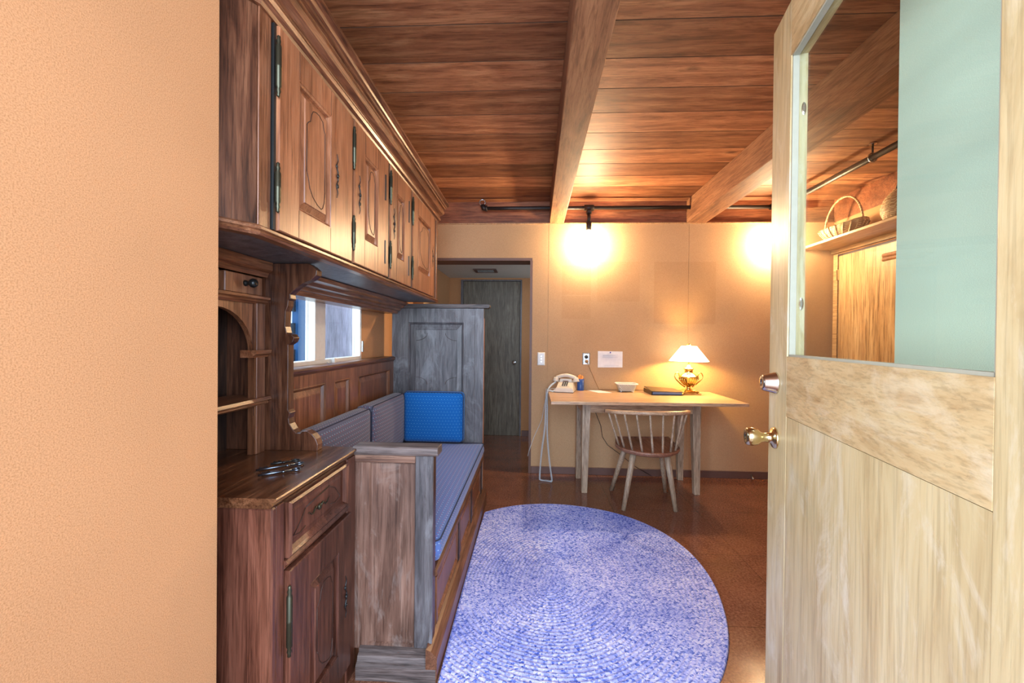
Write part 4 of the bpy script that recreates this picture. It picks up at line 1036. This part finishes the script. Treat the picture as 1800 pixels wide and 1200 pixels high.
# ------------------------------------------------------------------ side with closet, shelf and baskets
cl = thing('closet_door', 'pale straight-grained closet door below the high shelf', 'door', (XR, 3.3, 0))
MB().box(XR-.012, XR+.03, 2.80, 3.735, .01, 2.0).build('door_panel', 'closet_door', cl)
MB().box(XR-.02, XR+.03, 3.74, 3.79, 0, 2.02).box(XR-.02, XR+.03, 2.76, 2.797, 0, 2.02).build('door_frame', 'shelf', cl, bevel=.002)
MB().box(XR-.026, XR-.012, 3.728, 3.745, 1.79, 1.88).build('hinge', 'nickel', cl)
sh = thing('high_shelf', 'long wooden shelf high on the wall above the closet', 'shelf', (2.55, 3.0, 2.07))
MB().box(2.40, XR, 1.95, YB, 2.068, 2.090, .003).build('shelf_board', 'shelf', sh)
MB().box(XR-.025, XR, 1.95, YB, 2.03, 2.068).build('cleat', 'shelf', sh)
ra = thing('coat_rail', 'pair of wooden rails mounted on the closet side wall', 'rail', (2.5, 2.6, 1.85))
for zz in (1.838, 1.866):
    MB().tube([(2.50, 3.05, zz), (2.50, 2.6, zz), (2.50, 2.15, zz)], .0135, 10).build('rail', 'walnut_door', ra)
for yy_ in (2.3, 2.6):
    MB().box(2.49, XR-.013, yy_-.012, yy_+.012, 1.82, 1.885).build('rail_bracket', 'shelf', ra)

def handled_basket():
    cx_, cy_, z = 2.53, 3.48, 2.090
    t = thing('handled_basket', 'boat-shaped wicker basket with arched handle and pine cones on the shelf', 'basket', (cx_, cy_, z))
    n = 36
    rings = []
    for r_, h in ((.35, .0), (.50, .004), (.72, .03), (.88, .06), (1.0, .095), (.97, .095), (.80, .06), (.55, .018), (.05, .014)):
        rings.append([(cx_+.115*r_*math.cos(2*PI*k/n), cy_+.225*r_*math.sin(2*PI*k/n), z+h*(1+.25*abs(math.sin(2*PI*k/n))**3*(h > .05))) for k in range(n)])
    MB().loft(rings, smooth=True).build('basket_body', 'wicker', t)
    rb = MB()
    for k in range(0, 20):
        a_ = 2*PI*k/20
        rb.tube([(cx_+.115*(r_+.02)*math.cos(a_), cy_+.225*(r_+.02)*math.sin(a_), z+h) for r_, h in ((.5, .006), (.72, .03), (.88, .06), (1.0, .098))], .005, 5)
    rb.build('stake', 'wicker', t); bpy.context.view_layer.update()
    MB().tube([(cx_, cy_+.205*math.cos(PI*k/16), z+.09+.25*math.sin(PI*k/16)) for k in range(17)], .008, 8).build('handle', 'wicker', t)
    for k in range(5):
        px, py = cx_+random.uniform(-.012, .012), cy_-.152+k*.076
        pc = MB()
        for q in range(6):
            r_ = .031*math.sin(PI*(q+1.1)/7.4); zc_ = z+.058+q*.013
            m2 = 10; ring = []
            for i in range(m2):
                a_ = 2*PI*i/m2+q*.5; rr = r_*(1.15 if i % 2 else .75)
                ring.append((px+rr*math.cos(a_), py+rr*math.sin(a_), zc_))
            if q == 0: rg_ = []
            rg_.append(ring)
        pc.loft(rg_)
        tag(pc.build('pine_cone', 'cone'), 'dark pine cone lying in the handled basket', 'pine cone', 'pine cones in the basket')
handled_basket()
jg = thing('woven_jar', 'round ribbed straw jar standing on the high shelf', 'jar', (2.53, 2.93, 2.09))
jb = MB(); n = 44; rings = []
for r_, h in ((.085, 0), (.105, .02), (.118, .06), (.118, .10), (.100, .15), (.075, .185), (.06, .195), (.055, .21)):
    rings.append([(2.53+r_*(1+.035*math.cos(22*2*PI*k/n))*math.cos(2*PI*k/n), 2.93+r_*(1+.035*math.cos(22*2*PI*k/n))*math.sin(2*PI*k/n), 2.09+h) for k in range(n)])
jb.loft(rings, smooth=True).build('jar_body', 'wicker', jg)
MB().tube([(2.53, 2.93-.06*math.cos(PI*k/12), 2.295+.085*math.sin(PI*k/12)) for k in range(13)], .006, 6).build('jar_handle', 'iron', jg)

# bit of metal on the floor near the back wall
ds = thing('door_stop', 'small steel spring door stop low on the back wall', 'door stop', (1.98, YB-.02, .03))
MB().tube([(2.0, YB-.012, .035), (1.985, YB-.05, .032), (1.975, YB-.085, .030)], .006, 8).sphere((1.972, YB-.09, .03), .011, 10).build('spring', 'steel', ds)

# ------------------------------------------------------------------ open entrance door
def entrance_door():
    A = Vector((.61, .57, 0)); B = Vector((.755, 1.25, 0)); u = (B-A).normalized(); n = Vector((-u.y, u.x, 0))   # n points to the camera side
    L_ = (B-A).length
    root = thing('entrance_door', 'pale pine entrance door standing open with a large glass pane', 'door', (A.x-u.x*.13, A.y-u.y*.13, 0))
    TH = .045
    def W(s, t_, z): p = A+u*s-n*t_; return (p.x, p.y, z)
    def slab(mb, s0, s1, z0, z1, t0=0, t1=TH):
        mb.add([W(s0, t0, z0), W(s1, t0, z0), W(s1, t1, z0), W(s0, t1, z0), W(s0, t0, z1), W(s1, t0, z1), W(s1, t1, z1), W(s0, t1, z1)],
               [(3, 2, 1, 0), (4, 5, 6, 7), (0, 1, 5, 4), (1, 2, 6, 5), (2, 3, 7, 6), (3, 0, 4, 7)]); return mb
    GB, GT, LB = 1.205, 2.092, 1.028
    s0, s1 = -.13, L_+.146
    slab(MB(), L_, s1, .01, 2.258).build('lock_stile', 'door_v', root, bevel=.002)
    slab(MB(), s0, 0, .01, 2.258).build('hinge_stile', 'door_v', root, bevel=.002)
    slab(MB(), 0, L_, GT, 2.258).build('top_rail', 'door_x', root)
    # lock rail with slanting lower joint
    slab(MB(), 0, L_, LB, GB).build('lock_rail', 'door_x', root)
    slab(MB(), 0, L_, .01, LB-.0015, .0008, TH).build('lower_panel', 'door_v', root)
    g = slab(MB(), 0, L_, GB, GT, .020, .025); g.build('glass_pane', 'glass', root)
    st = MB(); 
    slab(st, 0, L_, GB, GB+.006, .004, .020); slab(st, 0, .006, GB, GT, .004, .020); slab(st, L_-.006, L_, GB, GT, .004, .020); slab(st, 0, L_, GT-.006, GT, .004, .020)
    st.build('glazing_bead', 'putty', root)
    # knob and deadbolt on the camera side
    def turned(name, s, z, prof, m):
        mb = MB(); c0 = Vector(W(s, 0, z)); rings = []
        for r_, h in prof:
            c1 = c0+n*h
            rings.append([tuple(c1+u*(r_*math.cos(2*PI*k/28))+Vector((0, 0, r_*math.sin(2*PI*k/28)))) for k in range(28)])
        return mb.loft(rings, smooth=True).build(name, m, root)
    sk = L_+.085
    turned('door_knob', sk, .944, [(.034, 0), (.034, .003), (.030, .008), (.018, .012), (.015, .020), (.0135, .030), (.016, .040), (.026, .052), (.029, .066), (.028, .078), (.024, .084), (.012, .085), (.010, .082), (.001, .082)], 'knobbrass')
    turned('deadbolt', sk, 1.118, [(.035, 0), (.035, .004), (.032, .008), (.025, .036), (.022, .040), (.012, .041), (.010, .038), (.001, .038)], 'nickel')
    for zz in (1.93, 1.36):  # small raised ovals standing in for reflections on the lock stile's reveal
        mb = MB(); c0 = Vector(W(L_-.0005, .034, zz)); rings = []
        for r_, h in ((.010, 0), (.010, .002), (.006, .004), (.001, .004)):
            c1 = c0-u*h
            rings.append([tuple(c1+n*(r_*.6*math.cos(2*PI*k/16))+Vector((0, 0, r_*1.9*math.sin(2*PI*k/16)))) for k in range(16)])
        mb.loft(rings).build('reflection_oval', 'nickel', root)
entrance_door()
